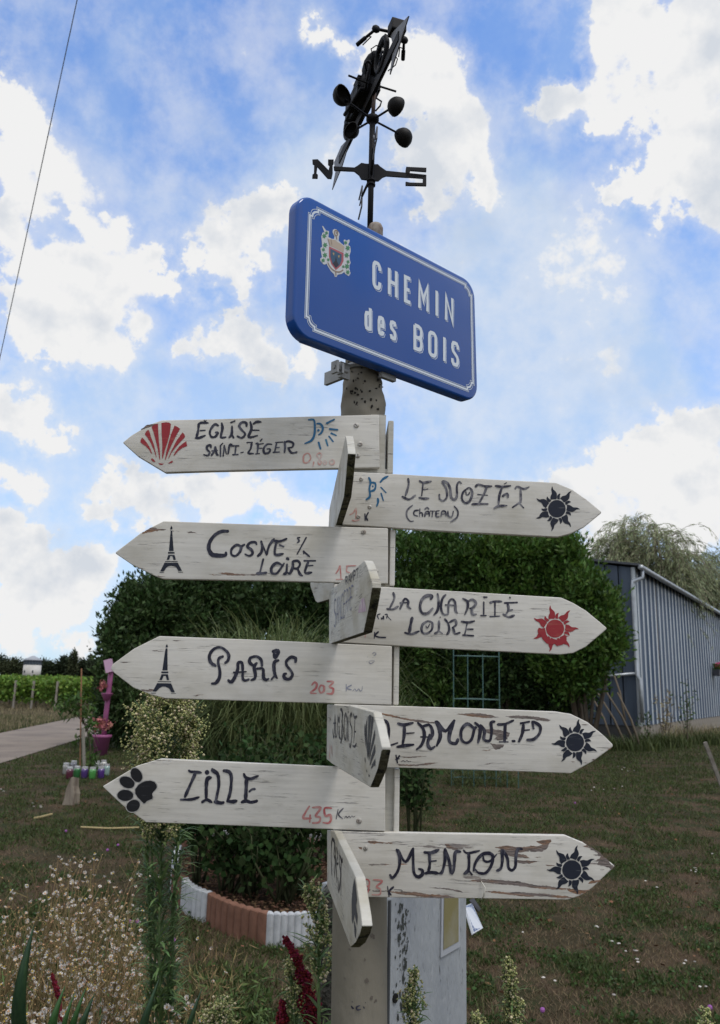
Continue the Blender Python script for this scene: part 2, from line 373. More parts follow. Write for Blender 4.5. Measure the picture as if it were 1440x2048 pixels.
def blades(name, X, Y, h, w, m, seed, lean=.6, z0=None, **k):
    r = np.random.default_rng(seed); n = len(X); a = r.uniform(0, 6.283, n); hh = h * r.uniform(.4, 1.35, n)
    b = np.stack([X, Y, np.zeros(n) if z0 is None else z0], 1); wv = np.stack([np.cos(a), np.sin(a), 0 * a], 1) * (w * r.uniform(.6, 1.4, n))[:, None]
    l = r.uniform(0, lean, n) * hh; b2 = a + r.normal(0, 1, n)
    tip = b + np.stack([np.cos(b2) * l, np.sin(b2) * l, hh], 1)
    V = np.stack([b - wv, b + wv, tip], 1).reshape(-1, 3); return link(name, mesh_np(name, V, np.arange(3 * n).reshape(n, 3)), m, None, kind='stuff', **k)
M_G1 = mat('grass_green', (.066, .088, .028), .6, .25, island=True, transl=.25)
M_G2 = mat('grass_dry', (.165, .125, .075), .8, .15, island=True, transl=.15)
M_G3 = mat('clover', (.045, .085, .022), .6, .25, island=True, transl=.2)
def field(n, y0, y1, seed):
    r = np.random.default_rng(seed); u = r.uniform(0, 1, n); Y = y0 * (y1 / y0) ** u; X = r.uniform(-.56, .60, n) * Y; return X, Y
def nfield(X, Y, s, o=0.0):
    return np.array([noise.noise(Vector((x * s + o, y * s + o, o))) for x, y in zip(X, Y)]) 
X, Y = field(330000, 3.0, 32, 1); gx = np.linspace(-20, 20, 400); gy = np.linspace(0, 40, 400)
def grid_noise(s, o):
    g = np.array([[noise.noise(Vector((x * s + o, y * s + o, o))) + .5 * noise.noise(Vector((x * s * 2.7 + o, y * s * 2.7, o))) for x in gx] for y in gy]); return g
GN1 = grid_noise(2.7, 3.1); GN2 = grid_noise(.8, 9.4)
def samp(g, X, Y):
    i = np.clip(((Y - 0) / 40 * 399).astype(int), 0, 399); j = np.clip(((X + 20) / 40 * 399).astype(int), 0, 399); return g[i, j]
def thin(X, Y, keep): return X[keep], Y[keep]
ln, beyond = lane_mask(X, Y); q = samp(GN1, X, Y) + .6 * samp(GN2, X, Y) + RNG.normal(0, .16, len(X)) + .012 * (Y - 8)
q = q + np.clip(.03 * (Y - 8), 0, .22)
k1 = ~ln & (q > .04)
gX, gY = thin(X, Y, k1); blades('lawn_grass', gX, gY, .030 + .0016 * gY, .0022 + .00035 * gY, M_G1, 11, 1.2, label='short green grass tufts over the garden lawn')
k2 = ~ln & (q <= .22) & (RNG.random(len(X)) < .8)
blades('dry_grass', *thin(X, Y, k2), .026, .0022, M_G2, 12, 2.0, label='dry straw coloured grass in the bare patches of the lawn')
# low clover leaves
X, Y = field(90000, 3.2, 20, 5); ln, _ = lane_mask(X, Y); q = samp(GN1, X, Y) + RNG.normal(0, .1, len(X)); k = ~ln & (q > .12); X, Y = thin(X, Y, k)
C = np.stack([X, Y, RNG.uniform(.004, .03, len(X))], 1); c, U, w = leaves_at(C, .020, .5, 6, None, .8)
link('clover', leaf_mesh('clover', c, U, w), M_G3, kind='stuff', label='low clover leaves spread through the lawn')
# rough verge beyond the lane and tall dry grass at the lane side
X, Y = field(60000, 18, 46, 8); ln, by = lane_mask(X, Y); k = by & (X < -4); X, Y = thin(X, Y, k)
M_G4 = mat('verge_straw', (.26, .22, .13), .8, .15, island=True, transl=.2)
blades('verge_grass', X, Y, .16, .010, M_G4, 21, .8, label='pale dry grass on the verge between lane and vineyard')
X, Y = field(26000, 17, 34, 9); ln, by = lane_mask(X, Y); A = (X - b0.x) * nb[0] + (Y - b0.y) * nb[1]; k = by & (A < 2.6); X, Y = thin(X, Y, k)
blades('verge_green_grass', X, Y, .08, .012, M_G1, 22, .8, label='green grass strip along the far edge of the lane')
# yarrow and daisies dotted on the lawn
M_WH = mat('petal_white', (.50, .47, .43), .7, .2, island=True, transl=.2)
M_YE = mat('flower_yellow', (.55, .38, .05), .7, .2)
b = MB(); rr = random.Random(5)
for px, py, n, s in ((1190, 1850, 3, 12), (1225, 1885, 4, 14), (1265, 1905, 6, 14), (1280, 1920, 4, 10), (1235, 1985, 2, 12), (1380, 1925, 6, 12), (1385, 1740, 7, 12), (1405, 1970, 4, 8), (1045, 1862, 2, 10), (1260, 1537, 6, 14), (1240, 1535, 4, 10), (1225, 1572, 5, 20), (1180, 1578, 4, 12), (1430, 1705, 2, 8), (68, 1610, 7, 14), (10, 1580, 3, 10), (1100, 1955, 4, 30), (1330, 1760, 4, 40), (250, 1560, 4, 30)):
    for k in range((n + 1) // 2):
        p = G(px + rr.uniform(-s, s), py + rr.uniform(-s, s) * .4, .05); sc = .006 + .0009 * p.y
        b.ball(p, (sc * rr.uniform(.6, 1.2), sc * rr.uniform(.6, 1.2), sc * .35), None, 6, 4)
b.build('yarrow_flowers', M_WH, kind='stuff', label='small white flower heads dotted over the lawn')
b = MB()
M_LIT = mat('fallen_leaf', (.16, .085, .045), .8, .15, island=True)
r = np.random.default_rng(44); X, Y = field(700, 3.4, 16, 44); ln, _ = lane_mask(X, Y); X, Y = thin(X, Y, ~ln)
c, U, w = leaves_at(np.stack([X, Y, r.uniform(.015, .04, len(X))], 1), .035, 0, 45, None, .6); U[:, 2] *= .3
link('fallen_leaves', leaf_mesh('fallen_leaves', c, U, w), M_LIT, kind='stuff', label='brown fallen leaves scattered on the lawn')

# ------------------------------------------------------------------ far background: woods, water tower, vineyard
M_FT = [mat('far_leaf_dark', (.030, .042, .022), .8, .1, island=True), mat('far_leaf_olive', (.045, .055, .026), .8, .1, island=True)]
rr = random.Random(2)
ft = [(-8, 1312, 40), (28, 1322, 30), (95, 1324, 26), (112, 1334, 24), (130, 1316, 22), (149, 1304, 9), (163, 1322, 20), (180, 1313, 9), (196, 1322, 26), (215, 1330, 26), (240, 1322, 30), (-45, 1316, 40), (60, 1328, 30), (270, 1326, 30), (1225, 1330, 40)]
for i, (px, py, wp) in enumerate(ft):
    D = 440 + rr.uniform(-20, 30); top = P(px, py, D); zt = top.z; w = wp * D / FPX * .75
    tall = wp < 10
    lob = [(top.x, D, zt * .52, w * (.9 if tall else 1.0), w * .8, zt * .5)]
    if not tall:
        for k in range(3): lob.append((top.x + rr.uniform(-.7, .7) * w, D + rr.uniform(-3, 3), zt * rr.uniform(.5, .75), w * .5, w * .5, zt * rr.uniform(.2, .28)))
    pos = ['behind the far vineyard at the left edge', 'left of the water tower', 'right of the water tower', 'behind the vines', 'beyond the vines', 'tall narrow cypress-like', 'between the two narrow trees', 'second narrow', 'above the pink planter', 'over the lane end', 'behind the dark hedge end', 'outermost left', 'directly behind the water tower', 'hidden beyond the hedge', 'behind the shed side']
    if i == 14: continue
    plant_tree('far_tree', ['broad dark tree in the far wood at the left picture edge', 'rounded dark tree in the far wood just left of the water tower', 'low dark tree in the far wood just right of the water tower', 'low olive tree in the far wood, second right of the water tower', 'rounded far tree right before the tall narrow one', 'tall narrow dark far tree, the left of two narrow ones', 'low bushy far tree between the two narrow ones', 'shorter narrow far tree, the right of two narrow ones', 'far tree behind the bamboo stake and pink planter', 'far tree just left of the hedge', 'far tree partly behind the dark hedge', 'far tree cut by the left picture edge', 'wide low dark tree directly behind the water tower', 'far tree wholly behind the dark hedge'][i], 'tree', (top.x, D, 0), lob, 260 if not tall else 120, 9, w * .10 + .3, 1.5, M_FT[i % 2], 50 + i, group='trees of the far wood beyond the vines', rmin=.5)
# water tower
D = 400; t = P(66, 1322, D); tw = thing('water_tower', 'round white water tower with glazed top storey on the horizon', 'tower', (t.x, D, 0))
rw = 16.5 * D / FPX; zt = P(66, 1330, D).z; zg = P(66, 1321, D).z; zr = P(66, 1311.5, D).z
M_TW = mat('tower_render', (.62, .60, .56), .8, .2, var=((.5, .48, .44), .3, .4, .7))
def ring(b, x, y, z0, z1, r0, r1, seg=32, cap=True): b.tube([(x, y, z0), (x, y, z1)], [r0, r1], seg, cap)
b = MB(); ring(b, t.x, D, 0, zt, rw, rw); b.build('wall', M_TW, tw, True)
b = MB(); ring(b, t.x, D, zt, zg, rw * .98, rw * .98); b.build('glazed_storey', mat('tower_glass', (.05, .07, .09), .55, .3), tw)
b = MB()
for k in range(20):
    a = 2 * math.pi * k / 20; b.box((t.x + math.cos(a) * rw, D + math.sin(a) * rw, (zt + zg) / 2), (.12, .12, (zg - zt) / 2))
b.build('mullions', mat('tower_frame', (.10, .11, .12), .6), tw)
b = MB(); b.tube([(t.x, D, zg), (t.x, D, zg + .3), (t.x, D, zr)], [rw * 1.08, rw * 1.08, rw * .12], 32); b.build('roof', mat('tower_roof', (.34, .36, .39), .6), tw, True)
for sx in (-.5, .45):
    b = MB(); b.box((t.x + rw * sx, D - rw * .87, zt - 3.2), (.3, .25, .6)); b.build('window', mat('dark_glass', (.03, .035, .04), .2, .5), tw)
# vines
M_VN = mat('vine_leaf', (.13, .22, .035), .6, .25, island=True, transl=.3)
for i, D in enumerate((40, 42.2, 44.4, 46.6, 49, 52, 56, 61, 68, 78, 92, 112)):
    x0, x1 = -.50 * D, -.235 * D; n = int(5200 if i == 0 else 3400); r = np.random.default_rng(70 + i)
    t = thing('vine_row', ['front vine row along the verge, with weathered posts', 'second vine row from the lane', 'third vine row from the lane', 'fourth vine row from the lane', 'fifth vine row from the lane', 'sixth vine row from the lane', 'seventh vine row from the lane', 'eighth vine row from the lane', 'ninth vine row from the lane', 'tenth vine row from the lane', 'eleventh vine row from the lane', 'farthest vine row below the wood'][i], 'vines', (x0, D, 0), 'rows of vines in the vineyard')
    X = r.uniform(x0, x1, n); H = 1.34 + .004 * (D - 40) + .07 * np.sin(X * 2.1) + .05 * np.sin(X * 5.3 + i)
    Z = H * r.uniform(.10, 1.0, n) ** .6; Y = D + r.normal(0, .22, n)
    c, U, w = leaves_at(np.stack([X, Y, Z], 1), .17 + .002 * (D - 40), .1, 71 + i, None, .8)
    link('foliage', leaf_mesh('foliage', c, U, w), M_VN, t)
    if i < 2:
        b = MB()
        for x in np.arange(x0, x1, 1.1): b.tube([(x, D, 0), (x + .05, D, .5), (x - .03, D, .9)], [.035, .03, .02], 5)
        b.build('stems', M_BARK, t, kind='stuff')
    if i == 0:
        for px in (28, 64, 112):
            p = P(px, 1400, D - .35); b = MB(); b.box((p.x, D - .35, .66), (.045, .045, .66)); b.build('post', mat('grey_post', (.30, .27, .23), .85, .1), t)

# ------------------------------------------------------------------ hedges, shrubs, willow
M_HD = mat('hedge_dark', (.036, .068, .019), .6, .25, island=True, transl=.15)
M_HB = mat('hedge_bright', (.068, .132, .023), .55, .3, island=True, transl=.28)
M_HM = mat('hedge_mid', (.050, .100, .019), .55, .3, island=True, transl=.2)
def lobpx(L_, D, dy=0):   # (px,py,rx_px,rz_px,ydepth, dD)
    out = []
    for (px, py, rx, rz, ry, dD) in L_:
        p = P(px, py, D + dD); s = (D + dD) / FPX * .93; out.append((p.x, p.y, p.z, rx * s, ry, rz * s))
    return out
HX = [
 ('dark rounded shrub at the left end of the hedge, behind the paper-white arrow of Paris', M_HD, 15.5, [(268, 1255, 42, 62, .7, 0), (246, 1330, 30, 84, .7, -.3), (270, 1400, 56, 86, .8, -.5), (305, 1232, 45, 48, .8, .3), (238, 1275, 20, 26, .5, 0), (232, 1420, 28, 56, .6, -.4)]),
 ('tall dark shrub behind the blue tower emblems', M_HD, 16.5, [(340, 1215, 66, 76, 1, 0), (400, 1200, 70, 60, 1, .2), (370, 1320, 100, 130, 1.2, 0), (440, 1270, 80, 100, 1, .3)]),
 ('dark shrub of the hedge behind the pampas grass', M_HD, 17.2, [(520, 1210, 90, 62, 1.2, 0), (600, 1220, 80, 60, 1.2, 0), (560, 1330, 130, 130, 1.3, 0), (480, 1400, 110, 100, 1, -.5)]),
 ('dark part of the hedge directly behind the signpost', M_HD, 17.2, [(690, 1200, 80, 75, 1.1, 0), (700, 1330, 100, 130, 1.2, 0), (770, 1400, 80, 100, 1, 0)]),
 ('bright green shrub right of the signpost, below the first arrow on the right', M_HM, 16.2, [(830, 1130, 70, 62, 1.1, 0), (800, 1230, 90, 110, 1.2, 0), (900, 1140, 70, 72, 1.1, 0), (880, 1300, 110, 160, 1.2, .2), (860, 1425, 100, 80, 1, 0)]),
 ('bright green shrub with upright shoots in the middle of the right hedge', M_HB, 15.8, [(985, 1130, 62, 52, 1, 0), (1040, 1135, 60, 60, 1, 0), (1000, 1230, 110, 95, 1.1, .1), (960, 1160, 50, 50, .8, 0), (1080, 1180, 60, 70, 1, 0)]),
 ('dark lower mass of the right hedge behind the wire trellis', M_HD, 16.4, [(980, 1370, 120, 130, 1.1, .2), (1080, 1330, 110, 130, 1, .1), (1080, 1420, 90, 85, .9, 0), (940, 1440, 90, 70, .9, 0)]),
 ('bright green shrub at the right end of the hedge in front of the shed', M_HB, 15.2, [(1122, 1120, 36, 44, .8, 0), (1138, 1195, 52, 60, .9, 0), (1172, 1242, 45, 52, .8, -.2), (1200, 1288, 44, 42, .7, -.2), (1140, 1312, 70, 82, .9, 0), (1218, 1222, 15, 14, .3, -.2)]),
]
for i, (lb, m, D, lo) in enumerate(HX):
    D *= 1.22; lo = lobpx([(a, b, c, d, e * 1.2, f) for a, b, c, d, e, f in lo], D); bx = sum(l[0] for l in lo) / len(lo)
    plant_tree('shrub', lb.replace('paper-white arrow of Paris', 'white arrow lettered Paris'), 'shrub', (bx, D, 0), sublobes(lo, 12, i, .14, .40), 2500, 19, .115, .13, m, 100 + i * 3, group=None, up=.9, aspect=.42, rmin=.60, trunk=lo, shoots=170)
# upright shoots on the bright shrubs
# willow and other trees behind the shed
M_WI = mat('willow_leaf', (.30, .34, .19), .6, .25, island=True, transl=.4)
M_WB = mat('willow_bark', (.20, .17, .13), .9, .1)
def willow(label, base, tips, n, seed, L0, leaf):
    t = thing('willow_tree', label, 'tree', base); rr = random.Random(seed); b = MB(); base = Vector(base)
    C = []; U = []
    for e in tips:
        e = Vector(e); mid = base.lerp(e, .55) + Vector((rr.uniform(-1, 1), 0, rr.uniform(-.5, .8)))
        b.tube([base, mid, e], [.16, .09, .03], 6)
        for k in range(n):
            q = mid.lerp(e, rr.uniform(.25, 1.05)); az = rr.uniform(0, 6.28); out = rr.uniform(.5, 1.9)
            pts = [q]; v = Vector((math.cos(az) * out, math.sin(az) * out, rr.uniform(.5, 1.4))); s = 9; Ln = L0 * rr.uniform(.6, 1.3)
            for j in range(s):
                v = v * .88 + Vector((0, 0, -.26)); pts.append(pts[-1] + v * Ln / s)
            b.tube(pts, [.018] + [.010] * (len(pts) - 2) + [.004], 3, False)
            for a, c in zip(pts, pts[1:]):
                for h in range(3):
                    C.append(a.lerp(c, rr.random()) + Vector((rr.gauss(0, .05), rr.gauss(0, .05), rr.gauss(0, .05))))
                    U.append(((c - a).normalized() + Vector((rr.uniform(-.6, .6), rr.uniform(-.6, .6), rr.uniform(-.5, .1)))).normalized() * leaf * rr.uniform(.6, 1.4))
    C = np.array(C); U = np.array(U); w = unit(np.cross(U, RNG.normal(size=U.shape))) * leaf * .16
    link('crown', leaf_mesh('crown', C, U, w), M_WI, t); b.build('trunk', M_WB, t, True); return t
Dw = 34
willow('pale feathery willow rising behind the left end of the shed roof', tuple(P(1290, 1300, Dw)[:2]) + (0,), [P(x, y, Dw + dd) for x, y, dd in ((1220, 1090, 0), (1250, 1062, 0), (1235, 1075, 0), (1270, 1050, 1), (1310, 1060, -1), (1345, 1075, 0), (1215, 1120, 1), (1290, 1100, 0), (1360, 1120, 0), (1250, 1140, -1), (1325, 1130, 1))], 105, 5, 1.9, .24)
willow('thinner willow behind the shed roof at the right picture edge', tuple(P(1430, 1300, 60)[:2]) + (0,), [P(x, y, 60) for x, y in ((1395, 1120), (1425, 1115), (1460, 1100), (1440, 1150), (1400, 1160), (1385, 1140))], 85, 9, 2.9, .36)

# ------------------------------------------------------------------ shed
shed = thing('shed', 'low metal shed with blue-grey and white corrugated side wall and gutter', 'shed', tuple(G(1281, 1485)[:2]) + (0,))
c0 = G(1281, 1486); c0.z = 0; Ds = c0.y
zEave = P(1266, 1135, Ds).z; zBase = P(1281, 1452, Ds).z
# side wall runs away to the right: find its heading from the eave's vanishing line
def wallpt(s, z, hd): return Vector((c0.x + math.sin(hd) * s, c0.y + math.cos(hd) * s, z))
def project(p):
    q = CR.transposed() @ (Vector(p) - Vector((0, 0, EYE))); return 720 + FPX * q.x / -q.z, 1024 - FPX * q.y / -q.z
best = min((abs(project(wallpt(9, zEave, R(h / 4)))[1] - (1129 + .66 * (project(wallpt(9, zEave, R(h / 4)))[0] - 1272))), h / 4) for h in range(100, 300)); print('SHED', best, c0)
HD = R(best[1]); hv = Vector((math.sin(HD), math.cos(HD), 0)); nv = Vector((-math.cos(HD), math.sin(HD), 0)); Zv = Vector((0, 0, 1))
if nv.y > 0: nv = -nv
LW = 24.0; pitch = .62
M_SA = mat('cladding_blue', (.055, .085, .14), .5, .4, metal=.2, var=[((.14, .17, .22), .7, .4, .7), ((.17, .14, .12), 2.2, .66, .78)], stretch=(1, 1, .25))
M_SB = mat('cladding_white', (.50, .54, .56), .5, .4, metal=.1, var=((.36, .38, .40), 1.0, .45, .7), stretch=(1, 1, .25))
M_SR = mat('cladding_rust', (.075, .062, .062), .7, .2, var=((.12, .095, .085), 2, .4, .7))
k = 0; s = 0; sheet = 0
while s < LW:
    mb = MB(); n = 4
    for j in range(n):
        a = s + j * pitch; prof = [(0, 0), (.26, 0), (.32, .05), (.50, .05), (pitch, 0)]
        dark = sheet == 1 and j == 1
        for q in range(4):
            (u0, d0), (u1, d1) = prof[q], prof[q + 1]
            A, B = a + u0, a + u1
            V = [wallpt(A, zBase, HD) + nv * d0, wallpt(B, zBase, HD) + nv * d1, wallpt(B, zEave, HD) + nv * d1, wallpt(A, zEave, HD) + nv * d0]
            mb.add(V, [(0, 1, 2, 3)], 1 if q == 2 else (2 if dark and q == 0 else 0))
    mb.build('cladding_sheet', [M_SA, M_SB, M_SR], shed); s += pitch * n + .002; sheet += 1
# gable end: dark sheets facing the camera, going left from the corner
gd = Vector((-hv.y, hv.x, 0)); gd = gd if gd.x < 0 else -gd; gn = -hv
zRidge = zEave + .95; GW = 7.0
M_GA = mat('gable_sheet', (.085, .11, .15), .55, .35, metal=.2, var=((.05, .065, .09), 1.2, .4, .7), stretch=(1, 1, .2))
c0v = Vector((c0.x, c0.y, 0)); wgap = .42
for i in range(int(GW / wgap)):
    a, b_ = i * wgap + .03, (i + 1) * wgap; mb = MB()
    za = zEave + a / GW * .95 * 1.2; zb = zEave + b_ / GW * .95 * 1.2
    p = lambda s_, z, d: c0v + gd * s_ + Zv * z + gn * d
    mb.add([p(a, zBase, 0), p(b_ - .06, zBase, 0), p(b_ - .06, zb, 0), p(a, za, 0)], [(0, 1, 2, 3)])
    mb.add([p(b_ - .06, zBase, 0), p(b_ - .03, zBase, .03), p(b_, zBase, 0), p(b_, zb, 0), p(b_ - .03, zb, .03), p(b_ - .06, zb, 0)], [(0, 1, 4, 5), (1, 2, 3, 4)])
    mb.build('gable_sheet', M_GA, shed)
M_ZN = mat('zinc', (.42, .45, .48), .4, .5, metal=.5, var=((.30, .32, .34), 4, .4, .7))
# roof
M_RF = mat('roof_sheet', (.07, .075, .085), .6, .3)
mb = MB(); e = [c0v + Zv * (zEave + .02) + nv * .25 + gn * .2, c0v + hv * LW + Zv * (zEave + .02) + nv * .25, c0v + hv * LW + gd * GW + Zv * (zEave + 1.2), c0v + gd * GW + gn * .2 + Zv * (zEave + 1.2)]
mb.add(e + [v + Zv * .07 for v in e], [(0, 1, 2, 3), (7, 6, 5, 4), (0, 4, 5, 1), (3, 2, 6, 7), (0, 3, 7, 4), (1, 5, 6, 2)]); mb.build('roof', M_RF, shed)
mb = MB(); g0 = c0v + Zv * (zEave - .03) + nv * .3 + gn * .15; mb.tube([g0, g0 + hv * (LW + .2)], .085, 10); mb.build('gutter', M_ZN, shed, True)
mb = MB(); d0 = g0 + hv * .2; dd = nv * .12
cz = c0v + gn * .10 - gd * .02
mb.tube([d0 - Zv * .05, d0 - Zv * .3, cz + Zv * (zEave - .45), cz + Zv * (zEave - .6), cz + Zv * 2.0, cz + nv * .1 + gn * .05 + Zv * 1.85 , cz + nv * .1 + gn * .05 + Zv * .6], .06, 8)
mb.build('downpipe', M_ZN, shed, True)
mb = MB(); mb.tube([cz + Zv * 2.05, cz + gd * .9 + Zv * 1.95, cz + gd * 2.4 + Zv * 1.9], .045, 8); mb.build('rain_pipe', M_ZN, shed, True)
mb = MB(); mb.box(c0v + nv * .03 + gn * .02 + Zv * ((zBase + zEave) / 2), (.05, .05, (zEave - zBase) / 2)); mb.build('corner_trim', M_SB, shed)
M_CB = mat('concrete_block', (.30, .27, .23), .9, .1, var=((.2, .18, .15), 8, .4, .7), bump=.5, bscale=60)
proto = None
for i in range(int(LW / .52)):
    mb_c = c0v + hv * (i * .52 + .26) + Zv * (zBase * .5 - .02) - nv * .08
    if proto is None:
        mb = MB(); mb.box((0, 0, 0), (.25, .1, zBase * .5), (hv, nv, Zv)); proto = mb.build('block', M_CB, shed); proto.matrix_parent_inverse = Matrix(); proto.location = mb_c - shed.location; bev(proto, .01, 1)
    else:
        q = proto.copy(); COL.objects.link(q); q.location = mb_c - shed.location
mb = MB(); a = c0v + gd * .1 + hv * .02; mb.box(c0v + gd * (GW / 2 + .1) + Zv * (zBase * .5 - .01) - gn * .1, (GW / 2 - .1, .08, zBase * .5), (gd, hv, Zv)); mb.build('plinth', mat('dark_plinth', (.05, .05, .05), .9), shed)
mb = MB(); q = c0v + hv * LW; mb.add([q + Zv * 0, q + gd * GW, q + gd * GW + Zv * (zEave + 1.2), q + Zv * zEave], [(0, 1, 2, 3)]); q = c0v + gd * GW; mb.add([q, q + hv * LW, q + hv * LW + Zv * (zEave + 1.2), q + Zv * (zEave + 1.2)], [(0, 1, 2, 3)]); mb.build('rear_wall', M_GA, shed)
# hanging planter on the shed wall
s_h = 0
for i in range(400):
    if project(wallpt(i * .04, 2.0, HD))[0] < 1425: s_h = i * .04
pz = None
for z in np.arange(1, 5, .02):
    if project(wallpt(s_h, z, HD) + nv * .2)[1] > 1345: pz = z
hp = wallpt(s_h, pz, HD) + nv * .25
t = thing('hanging_planter', 'dark trough planter with pink flowers hung on the shed wall', 'planter', tuple(hp))
mb = MB(); mb.box(hp, (.42, .13, .15), (hv, nv, Zv)); bev(mb.build('trough', mat('planter_dark', (.06, .06, .07), .6), t), .03, 2)
C = np.array([tuple(hp + hv * RNG.uniform(-.45, .45) + nv * RNG.uniform(-.12, .2) + Zv * RNG.uniform(.1, .36)) for _ in range(500)])
c, U, w = leaves_at(C, .08, .3, 3, None, .7); link('leaves', leaf_mesh('leaves', c, U, w), M_HB, t)
C = np.array([tuple(hp + hv * RNG.uniform(-.4, .4) + nv * RNG.uniform(-.05, .2) + Zv * RNG.uniform(.22, .40)) for _ in range(120)])
c, U, w = leaves_at(C, .10, .3, 4, None, .9); link('flowers', leaf_mesh('flowers', c, U, w), mat('geranium', (.50, .07, .14), .6, .2, island=True), t)

# ------------------------------------------------------------------ garden things, middle distance
M_TR = mat('trellis_green', (.06, .13, .12), .5, .4)
Dt = G(955, 1572).y
t = thing('trellis', 'blue-green wire trellis standing on the lawn before the hedge', 'trellis', tuple(P(955, 1572, Dt)[:2]) + (0,)); q0 = P(907, 1400, Dt).x; q1 = P(999, 1400, Dt).x; zt = P(950, 1300, Dt).z
for k in range(4):
    x = q0 + (q1 - q0) * k / 3; mb = MB(); yy = Dt + (.12 if k in (1, 2) else 0) * (1 if k == 1 else 1)
    mb.tube([(x, yy, 0), (x, yy, zt - (.06 if k in (1, 2) else 0))], .008, 6); mb.build('upright', M_TR, t)
for z in (.12, .24, .75, 1.32, zt - .1):
    mb = MB(); mb.tube([(q0, Dt, z), (q1, Dt, z)], .007, 6); mb.tube([(q0, Dt, z), (q0 + .2, Dt + .13, z + .01), (q1 - .2, Dt + .13, z + .01), (q1, Dt, z)], .006, 5); mb.build('crossbar', M_TR, t)
for k in range(7):
    x = q0 - .05 + (q1 - q0 + .3) * k / 6; mb = MB(); mb.tube([(x, Dt - .15, 0), (x, Dt - .15, .27)], .008, 5); mb.build('stake', M_TR, t)
C = np.stack([RNG.uniform(q0 - .1, q1 + .2, 1400), RNG.normal(Dt, .15, 1400), RNG.uniform(0, .22, 1400)], 1)
# grass standing in the foot of trellis
c, U, w = leaves_at(C, .08, 1.4, 33, None, .12); link('foot_grass', leaf_mesh('foot_grass', c, U, w), M_G1, kind='stuff', label='longer grass round the foot of the trellis')
# sticks leaning by the shed
M_ST = mat('old_stick', (.14, .115, .085), .9, .1)
for i, (x0, y0, x1, y1) in enumerate(((1195, 1385, 1255, 1500), (1207, 1375, 1275, 1500), (1235, 1385, 1283, 1502), (1188, 1400, 1222, 1480), (1225, 1340, 1250, 1440))):
    Dk = G(x1, y1).y if i < 3 else Ds - .8; a = P(x1, y1, Dk); c_ = P(x0, y0, Dk + .7); a.z = max(a.z, 0); m_ = a.lerp(c_, .5) + Vector((.05, 0, .04))
    mb = MB(); mb.tube([a, m_, c_], [.035, .03, .02], 6)
    props(mb.build('stick', M_ST, smooth=True), ['leftmost long stick leaning on the dark shed end', 'middle long stick leaning on the dark shed end', 'right long stick whose foot is nearest the shed corner', 'thin stick among the shrub twigs beside the shed', 'short upper stick leaning at the shed end'][i], 'stick', 'sticks leaning at the shed end')
# grasses and tall weeds in front of the shed
r = np.random.default_rng(3)
def tuft(label, px, py, n, h, spread, m, seed, name='grass_tuft', w=.012):
    p = G(px, py); r = np.random.default_rng(seed); V = []; Q = []
    for i in range(n):
        a = r.uniform(0, 6.28); l = h * r.uniform(.5, 1.1); x, y = p.x + r.normal(0, spread), p.y + r.normal(0, spread * .5); bend = r.uniform(.15, .7) * l
        prev = None
        for j in range(4):
            u = j / 3; c = np.array([x + math.cos(a) * bend * u * u, y + math.sin(a) * bend * u * u, l * (u - .25 * u * u)]); ww = w * (1 - u) + .001; s_ = np.array([-math.sin(a), math.cos(a), 0]) * ww
            V += [c - s_, c + s_]
            if j: k = len(V) - 4; Q.append((k, k + 1, k + 3, k + 2))
    return link(name, mesh_np(name, V, Q), m, label=label, category='plant')
tuft('green grass tuft at the corner block of the shed', 1320, 1495, 700, .55, .4, M_G1, 31)
tuft('pale dry grass standing along the shed wall', 1400, 1480, 700, .7, .9, M_G4, 32)
tuft('ragged grass below the hanging planter', 1440, 1490, 600, .6, .6, M_G1, 33)
tuft('dark grass under the leaning sticks', 1235, 1500, 700, .5, .6, M_G1, 34)
def weed(label, base, h, seed, m, leaf=.1, nb=6, name='tall_weed'):
    t = thing(name, label, 'plant', tuple(base)); rr = random.Random(seed); mb = MB(); C = []; O = []; b0_ = Vector(base)
    for k in range(nb):
        e = b0_ + Vector((rr.uniform(-.25, .25) * h, rr.uniform(-.1, .1) * h, h * rr.uniform(.55, 1))); m_ = b0_.lerp(e, .5) + Vector((rr.uniform(-.05, .05), 0, 0))
        mb.tube([b0_, m_, e], [.012, .009, .004], 4)
        for j in range(26): C.append(tuple(m_.lerp(e, rr.uniform(-.4, 1)) + Vector((rr.gauss(0, .04), rr.gauss(0, .04), 0))))
    mb.build('stems', M_ST, t); c, U, w = leaves_at(np.array(C), leaf, .3, seed, None, .35); link('leaves', leaf_mesh('leaves', c, U, w), m, t); return t
weed('tall leafy weed in front of the corrugated wall', G(1375, 1485), 2.3, 41, M_HM, .13, 5)
weed('brownish weed before the shed wall near its corner', G(1330, 1490), 1.7, 42, M_G4, .12, 6)
weed('thin weed between the shed corner and hedge', G(1295, 1495), 1.2, 43, M_HM, .1, 4)
# weathered stake leaning at the right edge
p0, p1 = G(1450, 1590), None; p1 = P(1411, 1488, p0.y - .1); mb = MB(); d_ = (p1 - p0).normalized(); mb.box((p0 + p1) / 2, (.028, .02, (p1 - p0).length / 2 + .03), (Vector((d_.z, 0, -d_.x)), Vector((0, 1, 0)), d_))
props(bev(mb.build('wooden_stake', mat('stake_wood', (.26, .24, .21), .9, .1, var=((.15, .13, .11), 12, .4, .7)))), 'weathered grey wooden stake leaning at the right picture edge', 'stake')
